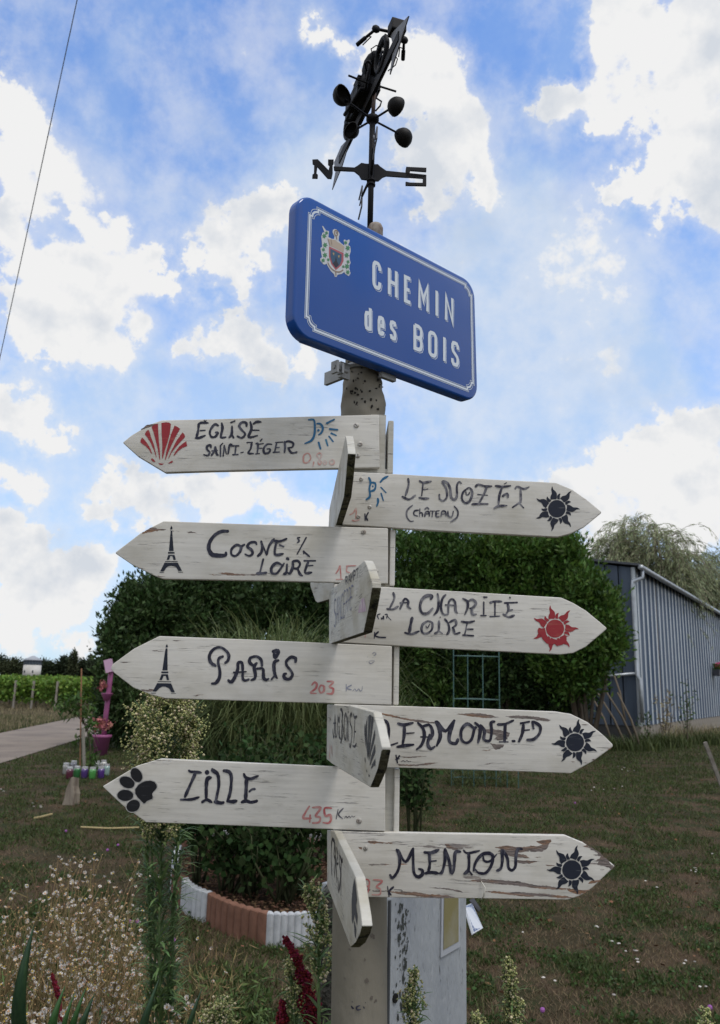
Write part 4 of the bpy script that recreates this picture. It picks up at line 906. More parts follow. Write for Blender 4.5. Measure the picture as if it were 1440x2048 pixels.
def board(outline, plane, thick, m, label, bevel=.0025, moss=False):
    V = [plane.at(x, y) for x, y in outline] if not isinstance(outline[0], Vector) else outline
    n = len(V); mb = MB(); mb.add([v for v in V] + [v - plane.n * thick for v in V], [tuple(range(n)), tuple(reversed(range(n, 2 * n)))] + [(i, n + i, n + (i + 1) % n, (i + 1) % n) for i in range(n)])
    o = mb.build('direction_board', [m, M_MO] if moss else m, post, label=label); bev(o, bevel, 3)
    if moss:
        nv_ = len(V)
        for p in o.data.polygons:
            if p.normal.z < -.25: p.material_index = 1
    o.data.polygons.foreach_set('use_smooth', [True] * len(o.data.polygons)); o.data.set_sharp_from_angle(angle=.5) if hasattr(o.data, 'set_sharp_from_angle') else None
    return o
def screw(plane, parent, px, py, r_=5.0, ang=.9):
    c_ = plane.at(px, py); k = (plane.at(px, py + 1) - c_).length * r_; x = plane.n.cross(Zv).normalized(); mb = MB()
    n = 14; rings_ = ((1.0, 0.0), (.92, .0012), (.55, .0019)); V = []
    for rr_, h in rings_: V += [c_ + plane.n * h + (x * math.cos(2 * math.pi * i / n) + Zv * math.sin(2 * math.pi * i / n)) * k * rr_ for i in range(n)]
    F = [(j * n + i, j * n + (i + 1) % n, (j + 1) * n + (i + 1) % n, (j + 1) * n + i) for j in range(2) for i in range(n)] + [tuple(range(2 * n, 3 * n))]
    mb.add(V, F); d = x * math.cos(ang) + Zv * math.sin(ang); e = x * -math.sin(ang) + Zv * math.cos(ang)
    q = c_ + plane.n * .0021; mb.add([q - d * k * .6 - e * k * .10, q + d * k * .6 - e * k * .10, q + d * k * .6 + e * k * .10, q - d * k * .6 + e * k * .10], [(0, 1, 2, 3)], 1)
    return mb.build('screw', [M_SCR, mat('screw_slot', (.05, .045, .04), .8)], parent, False)
def sun_emblem(plane, parent, cx_, cy_, k, rot, m):
    """round sun with seven long and seven short curved flames; k = photo pixels per drawing unit"""
    big = [(490, 398), (488, 345), (510, 290), (500, 232), (516, 180), (530, 228), (560, 255), (586, 290), (590, 335), (583, 385), (536, 388)]
    sm = [(596, 382), (594, 345), (608, 312), (646, 297), (638, 330), (634, 388), (614, 386)]
    c, s_ = math.cos(R(rot)), math.sin(R(rot)); mb = MB(); i = 0
    def put(pts, off):
        mb.add([plane.at(cx_ + (x * c - y * s_) * k, cy_ + (x * s_ + y * c) * k) + plane.n * off for x, y in pts], [tuple(range(len(pts)))])
    put([(140 * math.cos(a), 140 * math.sin(a)) for a in [2 * math.pi * j / 32 for j in range(32)]], .0005)
    for j in range(7):
        a = 2 * math.pi * j / 7; ca, sa = math.cos(a), math.sin(a)
        for src in (big, sm):
            pts = cat([(x - 590, y - 540) for x, y in src] + [(src[0][0] - 590, src[0][1] - 540)], 3)[:-1]
            q = [(x * ca - y * sa, x * sa + y * ca) for x, y in pts]
            q = [(x * max(1, 152 / max(1, math.hypot(x, y))), y * max(1, 152 / max(1, math.hypot(x, y)))) for x, y in q]
            i += 1; put(q, .0005 + i * .00001)
    return mb.build('sun_emblem', m, parent)
def peel(plane, parent, x0, y0, s, polys, seed=1):
    """flaked patches: ragged outline along the grain, a hair above the paint level"""
    rr = random.Random(seed)
    for i, poly in enumerate(S(polys)):
        out = []; mb = MB()
        for (xa, ya), (xb, yb) in zip(poly, poly[1:] + poly[:1]):
            n = max(2, int(math.hypot(xb - xa, yb - ya) / s / 3.0))
            for k in range(n):
                u = k / n; out.append((xa + (xb - xa) * u + (rr.uniform(-1, 1) * 1.6 * s if k else 0), ya + (yb - ya) * u + (rr.uniform(-1, 1) * .75 * s if k else 0)))
        mb.add([plane.at(x0 + x / s, y0 + y / s) + plane.n * (.00015 + i * .00001) for x, y in out], [tuple(range(len(out)))])
        mb.build('bare_patch', M_BARE, parent)

F = Plane((0, 1.478, 1.5), (0, -1, 0)); TH = .013
# board lettered Eglise
E1 = board([(245, 885), (262, 871), (297, 850), (323, 840), (420, 838), (640, 832), (758, 829), (759.5, 935), (600, 938), (420, 942), (330, 945), (275, 912)], F, TH, M_BD[0], 'top left board with a red scallop shell, lettered Eglise Saint-Leger')
text(F, E1, 380, 830, 6.545, [(27, "105,125 150,102 240,105;115,115 108,200 85,290;135,205 200,200;70,302 120,300 200,268;370,140 330,122 285,165 260,230 280,285 330,285 365,235 335,228;415,105 425,180 405,288 470,290;550,145 545,250 510,300;545,250 572,300;740,150 735,105 680,98 645,145 680,200 722,250 680,300 620,278;790,90 805,180 770,290 885,270;830,118 870,92 930,92;820,200 905,200"), (16, "185,70 200,86;200,86 215,70"), (28, "535,100 590,78")], M_INK)
text(F, E1, 380, 830, 6.545, [(23, "275,430 268,395 225,410 225,450 258,490 235,530 180,520;280,530 320,470 330,415 350,510 372,525;285,470 360,465;400,400 400,540;450,400 435,540;450,400 478,512;500,510 520,400 555,385;545,405 640,405;600,410 590,515;560,520 630,518;745,362 818,358;808,362 795,440 762,500 830,505;862,378 890,385 880,500;890,385 960,375;885,440 940,435;860,510 910,505;1070,385 1010,385 965,440 975,500 1030,495 1050,450 1010,445;1120,360 1215,355;1135,365 1110,480;1125,430 1170,425;1090,490 1170,485;1235,345 1245,420 1235,495;1240,360 1290,345 1350,370 1340,420 1280,430;1285,430 1320,490 1360,497 1400,485"), (20, "400,400 430,370;665,495 700,485;920,342 945,315")], M_INK)
text(F, E1, 580, 820, 6.545, [(23, "245,130 310,130 325,200 320,320 280,400 195,440;350,180 400,185 430,240 410,300 375,325"), (34, "375,265 367,272"), (28, "480,175 580,125;520,250 625,260;540,305 605,335;510,345 565,415;470,390 495,470;375,425 400,510")], M_BLU, 'face_drawing')
text(F, E1, 580, 820, 6.545, [(17, "225,565 180,600 180,680 225,690 270,640 255,580 225,565;312,680 300,740;390,560 352,590 390,635 412,590 390,560;390,640 367,680 385,715 410,690 392,650;455,660 440,690 455,715 478,690 458,660;555,650 520,670 530,710 570,705 575,670 555,650")], M_REDF, 'distance_figures')
shapes(F, E1, 240, 820, 7.2, "320,395 345,420 400,490 440,560 462,630 455,632 420,575 370,520 320,490 293,460 300,430;408,285 425,310 450,400 490,500 528,685 522,683 490,580 440,470 390,390 358,350 375,310;548,202 550,280 560,450 572,560 578,715 570,715 545,560 510,420 480,310 455,245 500,212;597,187 660,178 710,182 733,200 720,330 690,450 650,570 615,700 607,698 610,500 600,330;787,225 830,245 866,272 820,350 750,490 700,600 655,722 648,720 670,590 700,470 740,340;902,323 930,355 937,390 880,450 800,540 745,610 705,697 697,692 740,590 810,450 860,380;955,450 967,520 900,545 840,590 780,660 772,655 800,600 850,530 910,480;460,693 490,715 513,750 480,745 445,715;555,765 590,770 635,773 610,790 570,788;690,773 725,745 755,730 763,750 740,765", M_STR, 'scallop_shell')
for x, y, a in ((712.5, 851, .8), (720, 888, 0), (715.5, 911, 1.5)): screw(F, E1, x, y, 5.2, a)
peel(F, E1, 240, 820, 7.2, "400,210 500,200 560,195 440,240 300,290 330,260", 1)
# board lettered Cosne
C1 = board([(231, 1104), (281, 1066), (303, 1054), (327, 1042), (500, 1048), (776, 1056), (776, 1167), (550, 1162), (326, 1158), (312, 1153), (263, 1129), (231, 1107)], F, TH, M_BD[1], 'left board with a dark tower stencil, lettered Cosne s/ Loire')
text(F, C1, 400, 1050, 6, [(40, "335,75 260,78 180,120 120,200 105,280 140,350 200,365 300,365 312,330"), (27, "500,260 440,240 380,290 380,355 430,370 480,320 500,260 535,235;680,235 660,205 600,215 570,260 620,300 630,345 590,370 540,350;735,195 745,260 735,330 690,375;740,210 800,360;800,355 830,250 890,165;890,190 960,195 1040,165;920,190 900,350 1000,345;955,240 1005,260;760,410 720,570;680,580 750,580 800,572;980,480 920,455 860,510 865,575 920,580 970,520 1010,460;1045,470 1035,570 1000,590;1110,440 1115,500 1080,580 1050,570;1110,440 1170,430 1200,470 1170,520 1120,520;1170,520 1200,590 1230,610;1250,430 1385,430;1300,440 1260,570 1340,570;1300,490 1355,485"), (42, "1046,402 1062,412"), (16, "1200,150 1170,155 1190,190 1165,215"), (24, "1275,150 1165,350"), (20, "1240,315 1270,340 1315,380;1245,310 1245,345")], M_INK)
text(F, C1, 640, 1110, 6.545, [(15, "205,245 240,195 262,140 270,230 275,315;212,320 298,318;345,145 470,140;355,150 348,215 390,230")], M_RED, 'distance_figures')
TWR = "812,150 818,165 830,185 826,208 798,208 797,185 808,165;803,225 824,225 845,518 777,518;765,533 858,533 858,556 765,556;768,575 858,575 877,645 843,645 828,590 798,590 780,645 745,645;722,664 902,664 900,674 720,674;712,688 905,688 965,803 915,806 880,750 850,735 810,730 765,738 735,765 705,812 652,812;643,822 707,824 705,832 643,832;910,818 980,818 980,827 910,827"
shapes(F, C1, 230, 1030, 7.2, TWR, M_STN, 'tower_stencil')
peel(F, C1, 230, 1030, 7.2, "365,280 440,225 520,180 580,180 620,200 740,208 700,220 560,235 470,250;1030,240 1100,235 1190,262 1060,262;760,218 930,238 800,232;310,750 400,765 480,775 380,775;600,875 730,888 640,890", 2)
peel(F, C1, 400, 1050, 6, "210,575 330,570 470,590 690,590 860,575 700,605 480,605 330,605;100,590 280,600 160,605", 3)
screw(F, C1, 727, 1064, 5, 1.2); screw(F, C1, 753, 1143, 4, .3)
# board lettered Paris
A1 = board([(221, 1338), (224, 1329), (268, 1297), (318, 1272), (500, 1279), (784, 1292), (783, 1410), (560, 1404), (330, 1397), (300, 1389), (266, 1375), (228, 1346)], F, TH, M_BD[0], 'left board with a dark tower stencil, lettered Paris 203 Km')
text(F, A1, 400, 1280, 6.545, [(36, "205,338 140,290 125,200 180,120 260,95 330,130 375,190 370,260 330,300;300,215 250,240 240,300 260,400 255,490 210,560 155,570;370,525 410,550 460,480 495,380 500,300 550,300 560,400 560,500 590,530 640,515;690,330 650,290 660,235 740,215 800,260 812,340;745,300 710,350 725,440 720,500 670,525;740,375 820,375 830,440 835,500 870,520 900,505;1030,265 975,290 970,380 985,460 1010,500;985,460 935,515;1250,290 1250,240 1190,225 1130,280 1140,340 1190,400 1210,460 1170,510 1110,500 1100,450 1130,440"), (26, "440,425 605,415"), (46, "955,150 1020,145 1020,180 985,225 970,180")], M_INK)
text(F, A1, 600, 1280, 6.545, [(24, "155,590 190,555 220,580 200,640 135,690 212,700;275,590 250,640 270,690 310,670 315,610 275,590;355,542 440,550 385,610 435,640 420,700 350,700")], M_RED, 'distance_figures')
text(F, A1, 600, 1280, 6.545, [(14, "605,580 605,670;675,590 612,630 672,650"), (8, "690,668 720,640 738,668 770,640 788,668 812,650 815,600;900,285 925,310 975,280;905,275 975,268;950,180 975,160 995,185 965,205"), (12, "885,222;955,228;875,285")], M_FAD, 'unit_scribble')
shapes(F, A1, 220, 1260, 7.2, "820,203 833,225 833,250 803,250 805,225;803,265 828,265 830,580 755,580 790,330;742,597 840,597 842,622 740,620;742,637 835,637 852,720 820,720 806,660 772,660 750,720 712,720;690,736 882,741 880,750 688,746;680,765 880,768 935,897 885,895 850,840 800,815 750,815 710,840 665,887 615,885;590,903 665,906 663,913 590,912;880,908 948,909 948,916 880,915", M_STN, 'tower_stencil')
peel(F, A1, 220, 1260, 7.2, "440,858 540,862 560,848 660,862 655,880 560,888 480,880;600,298 650,295 800,312 700,312;140,460 310,462 200,475;1170,945 1280,930 1350,925 1230,955;900,148 1030,155 960,162", 4)
# board lettered Lille
L1 = board([(204.6, 1573), (273, 1532), (321, 1517.6), (500, 1526), (770.5, 1538), (770.5, 1663), (540, 1654), (292, 1645), (246, 1612)], F, TH, M_BD[0], 'left board with a black paw print, lettered Lille 435 Km')
text(F, L1, 350, 1520, 7.579, [(36, "210,155 240,175 330,182 400,190;85,600 250,595 370,560"), (44, "310,200 230,380 150,560"), (52, "545,265 490,290 475,420 475,600"), (38, "410,640 480,600 560,640"), (46, "565,135 580,160 650,220 665,380 640,520 620,620;600,630 700,650 740,640;740,160 820,180 855,250 850,400 830,520 800,610;790,620 870,630 940,615"), (38, "1045,205 1070,260 1150,285 1230,250 1265,240"), (50, "1085,290 1080,430 1070,600"), (32, "1125,480 1170,445 1220,440"), (44, "1010,640 1080,620 1150,640 1230,625 1240,610"), (80, "482,180 492,195")], M_INK)
text(F, L1, 590, 1590, 6.261, [(25, "180,140 130,220 105,290 205,290;190,250 185,340;220,157 320,160 260,260 315,280 300,340 220,350;460,165 372,165 380,260 440,250 450,310 420,350 350,345")], M_RED, 'distance_figures')
text(F, L1, 590, 1590, 6.261, [(15, "540,180 515,300;605,165 545,240 600,300"), (7, "620,290 640,265 655,285 680,262 692,285 712,260 732,275 752,262")], M_INK2, 'unit_scribble')
def ell(cx_, cy_, a, b_, rot, n=22): return ' '.join('%.1f,%.1f' % (cx_ + a * math.cos(t) * math.cos(R(rot)) - b_ * math.sin(t) * math.sin(R(rot)), cy_ + a * math.cos(t) * math.sin(R(rot)) + b_ * math.sin(t) * math.cos(R(rot))) for t in [2 * math.pi * i / n for i in range(n)])
PAW = ';'.join([ell(478, 262, 98, 70, 62), ell(355, 357, 104, 72, 25), ell(332, 528, 106, 74, 2), ell(436, 665, 92, 76, -28)])
shapes(F, L1, 200, 1510, 6.545, PAW + ";460,450 500,395 550,360 600,340 670,335 715,355 742,390 745,425 730,450 700,480 683,510 692,545 685,575 640,590 610,605 595,628 570,632 540,600 500,560 465,510", M_SPR, 'paw_print')
M_SPH = mat('spray_halo', (.30, .295, .285), .7, .2, var=((.5, .48, .45), 200, .45, .6))
def grow(p, k):
    out = []
    for poly in S(p):
        cx_ = sum(a for a, b in poly) / len(poly); cy_ = sum(b for a, b in poly) / len(poly)
        out.append(' '.join('%.1f,%.1f' % (cx_ + (x - cx_) * (1 + k / max(1, math.hypot(x - cx_, y - cy_))), cy_ + (y - cy_) * (1 + k / max(1, math.hypot(x - cx_, y - cy_)))) for x, y in poly))
    return ';'.join(out)
shapes(F, L1, 200, 1510, 6.545, grow(PAW + ";460,450 500,395 550,360 600,340 670,335 715,355 742,390 745,425 730,450 700,480 683,510 692,545 685,575 640,590 610,605 595,628 570,632 540,600 500,560 465,510", 12), M_SPH, 'spray_halo', .0003)
screw(F, L1, 718, 1642, 6, 1.5)
peel(F, L1, 200, 1510, 6.545, "640,858 760,862 720,868;960,870 1020,872 990,878", 5)
# Le Nozet
N1 = board([(685, 943), (760, 946), (900, 954), (1112, 965), (1145, 979), (1175, 1000), (1203, 1023), (1203, 1026), (1169, 1054), (1140, 1068), (1116, 1074), (900, 1063), (685, 1049)], F, TH, M_BD[0], 'top right board with a dark sun, lettered Le Nozet (chateau)')
text(F, N1, 800, 950, 5.538, [(21, "90,40 95,110 60,230;25,240 100,270 170,225;215,65 260,85 345,70;255,90 240,230;210,250 260,262 320,258;435,215 440,265 480,285 520,240 510,150 470,75 520,85 555,150 565,240 600,275 630,230 630,120 655,75 680,95;760,140 700,190 685,260 720,310 770,290 800,210 785,155 760,140;835,130 870,105 940,125 1015,125;960,130 930,210 870,320;795,325 880,320 975,322;1055,120 1130,130 1225,120;1130,135 1100,230 1090,340;1135,235 1185,205 1195,250;1040,370 1090,345 1185,340;1275,155 1300,130 1370,155 1430,132;1335,150 1335,290 1310,315 1245,360;1318,310 1370,365"), (16, "245,165 310,155;860,215 970,225;1155,98 1180,85"), (12, "730,185 735,220 760,215 770,190"), (15, "140,335 80,390 75,460 110,510 150,510;205,390 160,400 155,440 195,455;220,375 215,460;220,420 245,420 250,460;275,380 300,360 320,380;275,460 285,410 320,410 325,460;280,430 325,430;335,400 385,400;360,405 355,465;400,400 400,460 435,460;400,402 435,395;400,430 430,428;455,460 465,405 500,405 510,455;460,435 505,430;530,400 535,455 575,460 590,400;600,345 640,400 630,470 560,520")], M_INK2)
text(F, N1, 640, 940, 9, [(32, "880,140 910,220 890,330 900,430 890,490 830,535;930,225 990,240 1000,300 975,360 910,385"), (40, "950,290 950,302"), (33, "1085,220 1140,160 1225,112;1095,310 1190,410;1100,420 1140,550;1040,510 1045,580 1020,650")], M_BLU, 'face_drawing')
text(F, N1, 640, 940, 9, [(22, "530,810 600,770 655,690 640,880;580,905 640,918 710,890")], M_REDF, 'distance_figures')
text(F, N1, 640, 940, 9, [(26, "808,790 812,910;870,765 830,850 862,912")], M_INK, 'unit_scribble')
sun_emblem(F, N1, 1113.7, 1017.5, 1 / 8.0, 0, M_STN)
for x, y in ((722.5, 958), (739.5, 1014), (716.5, 1033)): screw(F, N1, x, y, 4.3, .5)
# La Charite
H1 = board([(668, 1168), (757, 1173), (940, 1184), (1123, 1195), (1147, 1206), (1172, 1221), (1200, 1244), (1213, 1255), (1214, 1258), (1172, 1293.5), (1147, 1306), (1122, 1309), (900, 1298), (668, 1284)], F, TH, M_BD[0], 'right board with a red sun, lettered La Charite sur Loire')
text(F, H1, 770, 1170, 5.143, [(21, "85,80 95,140 50,235;20,245 80,250 135,220;155,245 185,170 210,140 240,170 235,220 265,245;155,185 240,180;540,90 550,160 540,260 500,310;625,100 590,140 575,230 600,300 650,300;545,225 580,215;650,290 655,180 690,145 720,180 725,260 745,290;620,205 730,210;800,140 845,170 850,230 820,305;850,170 900,150 935,190 900,235 870,240;890,240 900,300 940,300;1015,175 1015,300;985,315 1040,315;1080,185 1120,170 1200,170;1130,175 1130,310;1080,325 1180,320;1230,185 1360,180;1260,190 1270,250 1245,300;1270,265 1310,255;1215,300 1270,330 1330,311;205,490 270,505 350,475;440,370 385,410 380,480 425,500 480,460 485,390 440,370;555,370 550,470 510,500;550,470 590,500;615,350 650,400 660,470 635,510;660,385 720,360 730,410 690,440;700,440 720,500 770,490;785,375 850,385 920,370;845,390 820,510;830,455 905,455;800,515 910,522"), (27, "470,145 480,115 430,110 380,150 360,230 385,290 440,290 490,240;280,335 265,400 250,490"), (24, "1016,125 1048,125;1285,130;568,332"), (11, "420,420 435,442 460,402")], M_INK2)
text(F, H1, 640, 1110, 6.545, [(14, "790,770 750,790 770,840;800,820 812,842 830,800 835,842;850,780 880,780 870,830;880,800 930,852"), (20, "715,1010 710,1090;765,1005 722,1050 770,1075 860,1080")], M_INK, 'small_writing')
text(F, H1, 640, 1110, 6.545, [(14, "450,1085 480,1070;600,1040 590,1080")], M_REDF, 'distance_figures')
sun_emblem(F, H1, 1110, 1257.2, 1 / 7.75, 0, M_STR)
shapes(F, H1, 1040, 1180, 7.579, "285,570 380,600 400,680 440,740 560,760 650,730 700,690 740,700 700,710 690,790 640,830 560,850 520,815 480,830 400,810 335,740 330,700 270,650 265,610", M_STR, 'paint_smear', .0009)
# Clermont
K1 = board([(668, 1408), (795, 1412), (950, 1417), (1111, 1423), (1142, 1428), (1175.6, 1444.4), (1209, 1472), (1226, 1489), (1226, 1494), (1187, 1522), (1142, 1547), (950, 1540), (774, 1535), (668, 1531)], F, TH, M_BD[1], 'right board with a black sun and flaking paint, lettered Clermont.Fd')
text(F, K1, 760, 1410, 4.235, [(23, "25,130 62,150 75,220 62,320;72,347 150,320;150,155 200,168 280,150;205,165 205,250 190,340;145,355 200,345 285,335;320,150 365,200 375,270 350,340 310,375;365,180 420,170 445,230 430,290;420,250 405,330 430,370 465,350;800,200 740,160 690,210 690,290 730,320 775,290 800,200 815,190;805,150 845,190 845,250 830,320;850,170 885,220 880,290 930,300 945,220 940,150 970,140;1190,155 1265,140;1215,160 1205,240 1175,310;1290,140 1300,200;1300,140 1355,180 1350,240 1300,290 1245,295"), (15, "225,240 290,235;345,270 430,272;1215,215 1265,210;1010,312 1085,312"), (27, "470,140 500,200 510,270 480,345;480,140 555,220 630,130;625,140 590,240 590,310 640,325 660,290"), (19, "995,165 1060,160 1130,130"), (32, "1060,170 1055,310"), (30, "1122,305 1140,305")], M_INK)
text(F, K1, 760, 1410, 4.235, [(17, "135,425 148,490;165,430 140,465"), (9, "130,460 165,455"), (4, "180,478 200,470 210,480 230,468 240,480 262,476")], M_INK, 'unit_scribble')
sun_emblem(F, K1, 1150, 1484.6, 1 / 7.75, 21.8, M_STN)
peel(F, K1, 760, 1410, 4.235, "0,65 90,80 200,112 330,125 465,150 460,158 300,142 130,108 0,78;640,75 760,70 850,68 940,85 1010,105 900,112 780,98;1060,95 1150,88 1300,95 1435,125 1420,138 1250,118 1100,108;820,205 900,205 1010,210 1100,235 1080,290 1010,300 960,290 1000,262 940,245 880,225;930,325 1050,335 1040,360 980,380 960,360;860,382 950,378 900,390;150,500 300,505 400,490 495,488 430,505 260,518 160,515;150,440 300,435 400,433 250,447;830,500 960,492 900,503", 6)
peel(F, K1, 1080, 1410, 9, "750,350 880,355 830,365 760,362;910,985 1020,965 960,1010;770,1040 880,1035 830,1048;0,230 100,240 200,270 150,295 0,280;550,1010 640,1020 580,1030;1220,790 1290,780 1240,805", 7)
# Menton
T1 = board([(665, 1662), (690, 1663), (900, 1667), (1130, 1670.6), (1167.5, 1686), (1197, 1706), (1229, 1731), (1229, 1734), (1185, 1776), (1160, 1792), (1135, 1800), (930, 1797), (665, 1794)], F, TH, M_BD[2], 'lowest right board with a dark sun and badly peeled paint, lettered Menton')
text(F, T1, 770, 1680, 4.966, [(28, "115,95 140,140 145,240 120,320 75,375 50,345;130,100 205,215 280,80;280,85 280,220 290,330 330,365 370,340 370,300 335,285;390,120 460,125 535,95;440,130 445,240 430,310;400,330 460,320 530,330;595,90 595,200 570,310 545,330;600,95 640,220 655,325 680,300 690,200 700,120 750,115;830,130 835,230 825,300 785,335;830,300 865,345;880,305 900,220 960,145 1030,130 1070,160 1055,250 1000,325 930,325 895,290;1160,100 1165,200 1150,280 1110,305;1170,100 1215,180 1225,270 1260,300 1295,260 1300,160 1320,90 1360,90"), (20, "455,210 510,205;780,100 820,130 940,105;975,160 985,205 1040,210 1110,140")], M_INK)
text(F, T1, 770, 1680, 4.966, [(18, "25,460 40,560;85,465 40,510 60,545"), (5, "90,490 165,497 165,515")], M_INK, 'unit_scribble')
text(F, T1, 640, 1650, 7.875, [(24, "740,850 690,880 690,950 760,960 780,890 740,850;780,900 760,1040 720,1080;840,860 980,880 890,970 950,1010 940,1090 820,1095")], M_RED, 'distance_figures')
sun_emblem(F, T1, 1143.5, 1739.4, 1 / 7.3, 25, M_STN)
peel(F, T1, 770, 1680, 4.966, "830,405 930,388 1060,390 1180,400 1330,410 1500,450 1500,480 1380,462 1240,448 1060,432 940,418;985,510 1080,505 1200,520 1330,515 1480,530 1480,560 1390,560 1250,545 1100,530;100,510 300,515 430,540 600,545 700,575 560,580 420,572 240,548 110,530;430,465 620,480 740,500 780,522 640,495 460,472;1090,70 1200,55 1300,70 1500,60 1500,100 1390,115 1250,135 1120,115 1150,90;1310,200 1440,205 1440,235 1320,225;1110,130 1240,120 1400,150 1440,180 1300,172;590,40 640,38 650,60 700,78 780,85 690,100 610,75", 8)
peel(F, T1, 1060, 1660, 8, "100,180 230,160 330,150 340,190 300,230 270,300 200,345 60,350 0,340 0,310 80,320 60,300 0,290 0,250 120,260 200,240;900,240 1010,290 1100,350 1200,440 1340,580 1300,640 1260,600 1180,575 1080,560 1100,500 1000,505 1110,460 1130,420 1000,400 1090,385 1030,330 970,320 960,290 830,260;1010,800 1140,805 1040,850 930,860 950,830;580,930 700,950 840,960 960,950 880,1010 780,1030 640,990;0,880 200,885 330,900 450,925 570,930 580,955 400,950 200,940 0,915;0,1010 200,1015 400,1040 600,1060 680,1085 500,1090 300,1070 0,1045;0,495 150,495 110,510 40,525 0,540;60,435 190,432 100,440;250,555 400,560 380,572 270,570;1120,630 1190,630 1160,640", 9)
peel(F, T1, 640, 1650, 7.875, "600,345 660,350 660,385 620,375;750,250 830,245 920,265 1150,280 1130,292 890,285 860,300 790,290;690,1005 800,1010 790,1040 710,1045;820,1030 1060,1035 1260,1060 1260,1085 1060,1048 830,1042", 10)
screw(F, T1, 731, 1696, 5.5, 1.0)
mb = MB(); pts = [F.at(*p) + F.n * o_ for p, o_ in (((962, 1762), .001), ((968, 1772), .012), ((966, 1790), .008), ((961, 1800), .002))]; mb.tube(pts, [.0008, .0013, .0013, .0007], 6); mb.build('paint_curl', mat('curl', (.55, .53, .47), .7), T1, True)

# boards pointing toward the viewer, fixed on the pole's left side
def vplane(a, b_):
    d = Vector((b_.x - a.x, b_.y - a.y, 0)).normalized(); n_ = Vector((d.y, -d.x, 0)); mid = (a + b_) / 2
    if n_.dot(Vector((0, 0, EYE)) - mid) < 0: n_ = -n_
    return Plane(a, n_)
def zray(px, py, z):
    r_ = ray(px, py); return Vector((0, 0, EYE)) + r_ * ((z - EYE) / r_.z)
# at the level of Le Nozet: seen almost edge on
za, zb = P(700, 944, 1.5).z, P(700, 1050, 1.5).z
a_, b_ = P(658, 1020, 1.86), P(695.8, 900, 1.195)
dv = Vector((b_.x - a_.x, b_.y - a_.y, 0)); Ln = dv.length; dn = dv.normalized(); a2 = Vector((a_.x, a_.y, 0)); zm = (za + zb) / 2
B1p = vplane(a_, b_); hh = (za - zb) / 2
out = [a2 + dn * s_ + Zv * (zm + v * hh) for s_, v in ((0, .15), (.03, 1), (.30, 1), (Ln - .075, 1), (Ln - .04, .62), (Ln - .005, .12), (Ln, 0), (Ln - .005, -.12), (Ln - .035, -.6), (Ln - .075, -1), (.30, -1), (.04, -1), (0, -.3))]
B1 = board(out, B1p, .0125, M_BD[3], 'grey weathered board pointing at the viewer below the Eglise board, seen nearly edge on', .0015, True)
# Sancerre board
zt_ = P(664, 1180, 1.5).z; nr = zray(731, 1117, zt_); zb_ = P(664, 1286, 1.5).z
fa = P(655, 1180, 1.535); B2p = vplane(Vector((P(663, 1180, 1.5).x, 1.5, zt_)), nr)
B2p.wf = 2.2
B2 = board([(658, 1184), (728.6, 1120.7), (734, 1132), (739.3, 1149.7), (744, 1165), (744, 1176), (741, 1196), (737.8, 1214), (727, 1265), (671, 1284), (658, 1288)], B2p, .0125, M_BD[3], 'grey board pointing at the viewer over the Cosne and Charite boards, with faded blue writing', .0015, True)
FONT = {'S': ["1,.12 .6,0 .1,.12 .1,.38 .9,.6 .95,.86 .5,1 0,.88"], 'A': ["0,1 .5,0 1,1", ".2,.62 .8,.62"], 'N': ["0,1 0,0 1,1 1,0"], 'C': ["1,.15 .6,0 .15,.12 0,.5 .15,.88 .6,1 1,.85"], 'E': ["1,0 0,0 0,1 1,1", "0,.48 .8,.48"], 'R': ["0,1 0,0 .8,.05 .9,.25 .8,.45 0,.5", ".4,.5 1,1"], 'M': ["0,1 0,0 .5,.6 1,0 1,1"], 'P': ["0,1 0,0 .85,.06 .9,.3 .7,.5 0,.5"], 'T': ["0,0 1,0", ".5,0 .5,1"], '.': [".4,1 .6,1"], 'B': ["0,1 0,0 .75,.05 .8,.3 .6,.46 0,.48", ".6,.46 .95,.65 .9,.9 .7,1 0,1"], 'U': ["0,0 0,.8 .3,1 .7,1 1,.8 1,0"], 'O': [".5,0 .1,.15 0,.5 .1,.85 .5,1 .9,.85 1,.5 .9,.15 .5,0"], 'I': [".5,0 .5,1"]}
def quadtext(plane, parent, word, tl, tr, br, bl_, w, m, gap=.25, name='lettering'):
    mb = MB(); n = len(word); cell = 1 / n
    for i, ch in enumerate(word):
        for st in FONT[ch]:
            pts = []
            for c in st.split():
                x, y = map(float, c.split(',')); u = (i + gap / 2 + x * (1 - gap)) * cell
                pts.append(((tl[0] * (1 - u) + tr[0] * u) * (1 - y) + (bl_[0] * (1 - u) + br[0] * u) * y, (tl[1] * (1 - u) + tr[1] * u) * (1 - y) + (bl_[1] * (1 - u) + br[1] * u) * y))
            ribbon(mb, pts, w, plane, True, seed=i)
    return mb.build(name, m, parent)
M_FB = mat('faded_blue_marker', (.16, .18, .30), .8, .1, var=((.42, .43, .46), 90, .45, .6))
quadtext(B2p, B2, 'SANCERRE', (668, 1200), (708, 1172), (705, 1213), (668, 1256), 1.3, M_FB)
quadtext(B2p, B2, 'RAMPT.', (690, 1156), (723, 1132), (723, 1150), (692, 1170), 1.5, M_INK2)
shapes(B2p, B2, 640, 1110, 6.545, "540,580 582,560 612,735 500,760", mat('faded_pink', (.46, .34, .42), .8, .1, var=((.55, .5, .5), 60, .45, .6)), 'pink_mark')
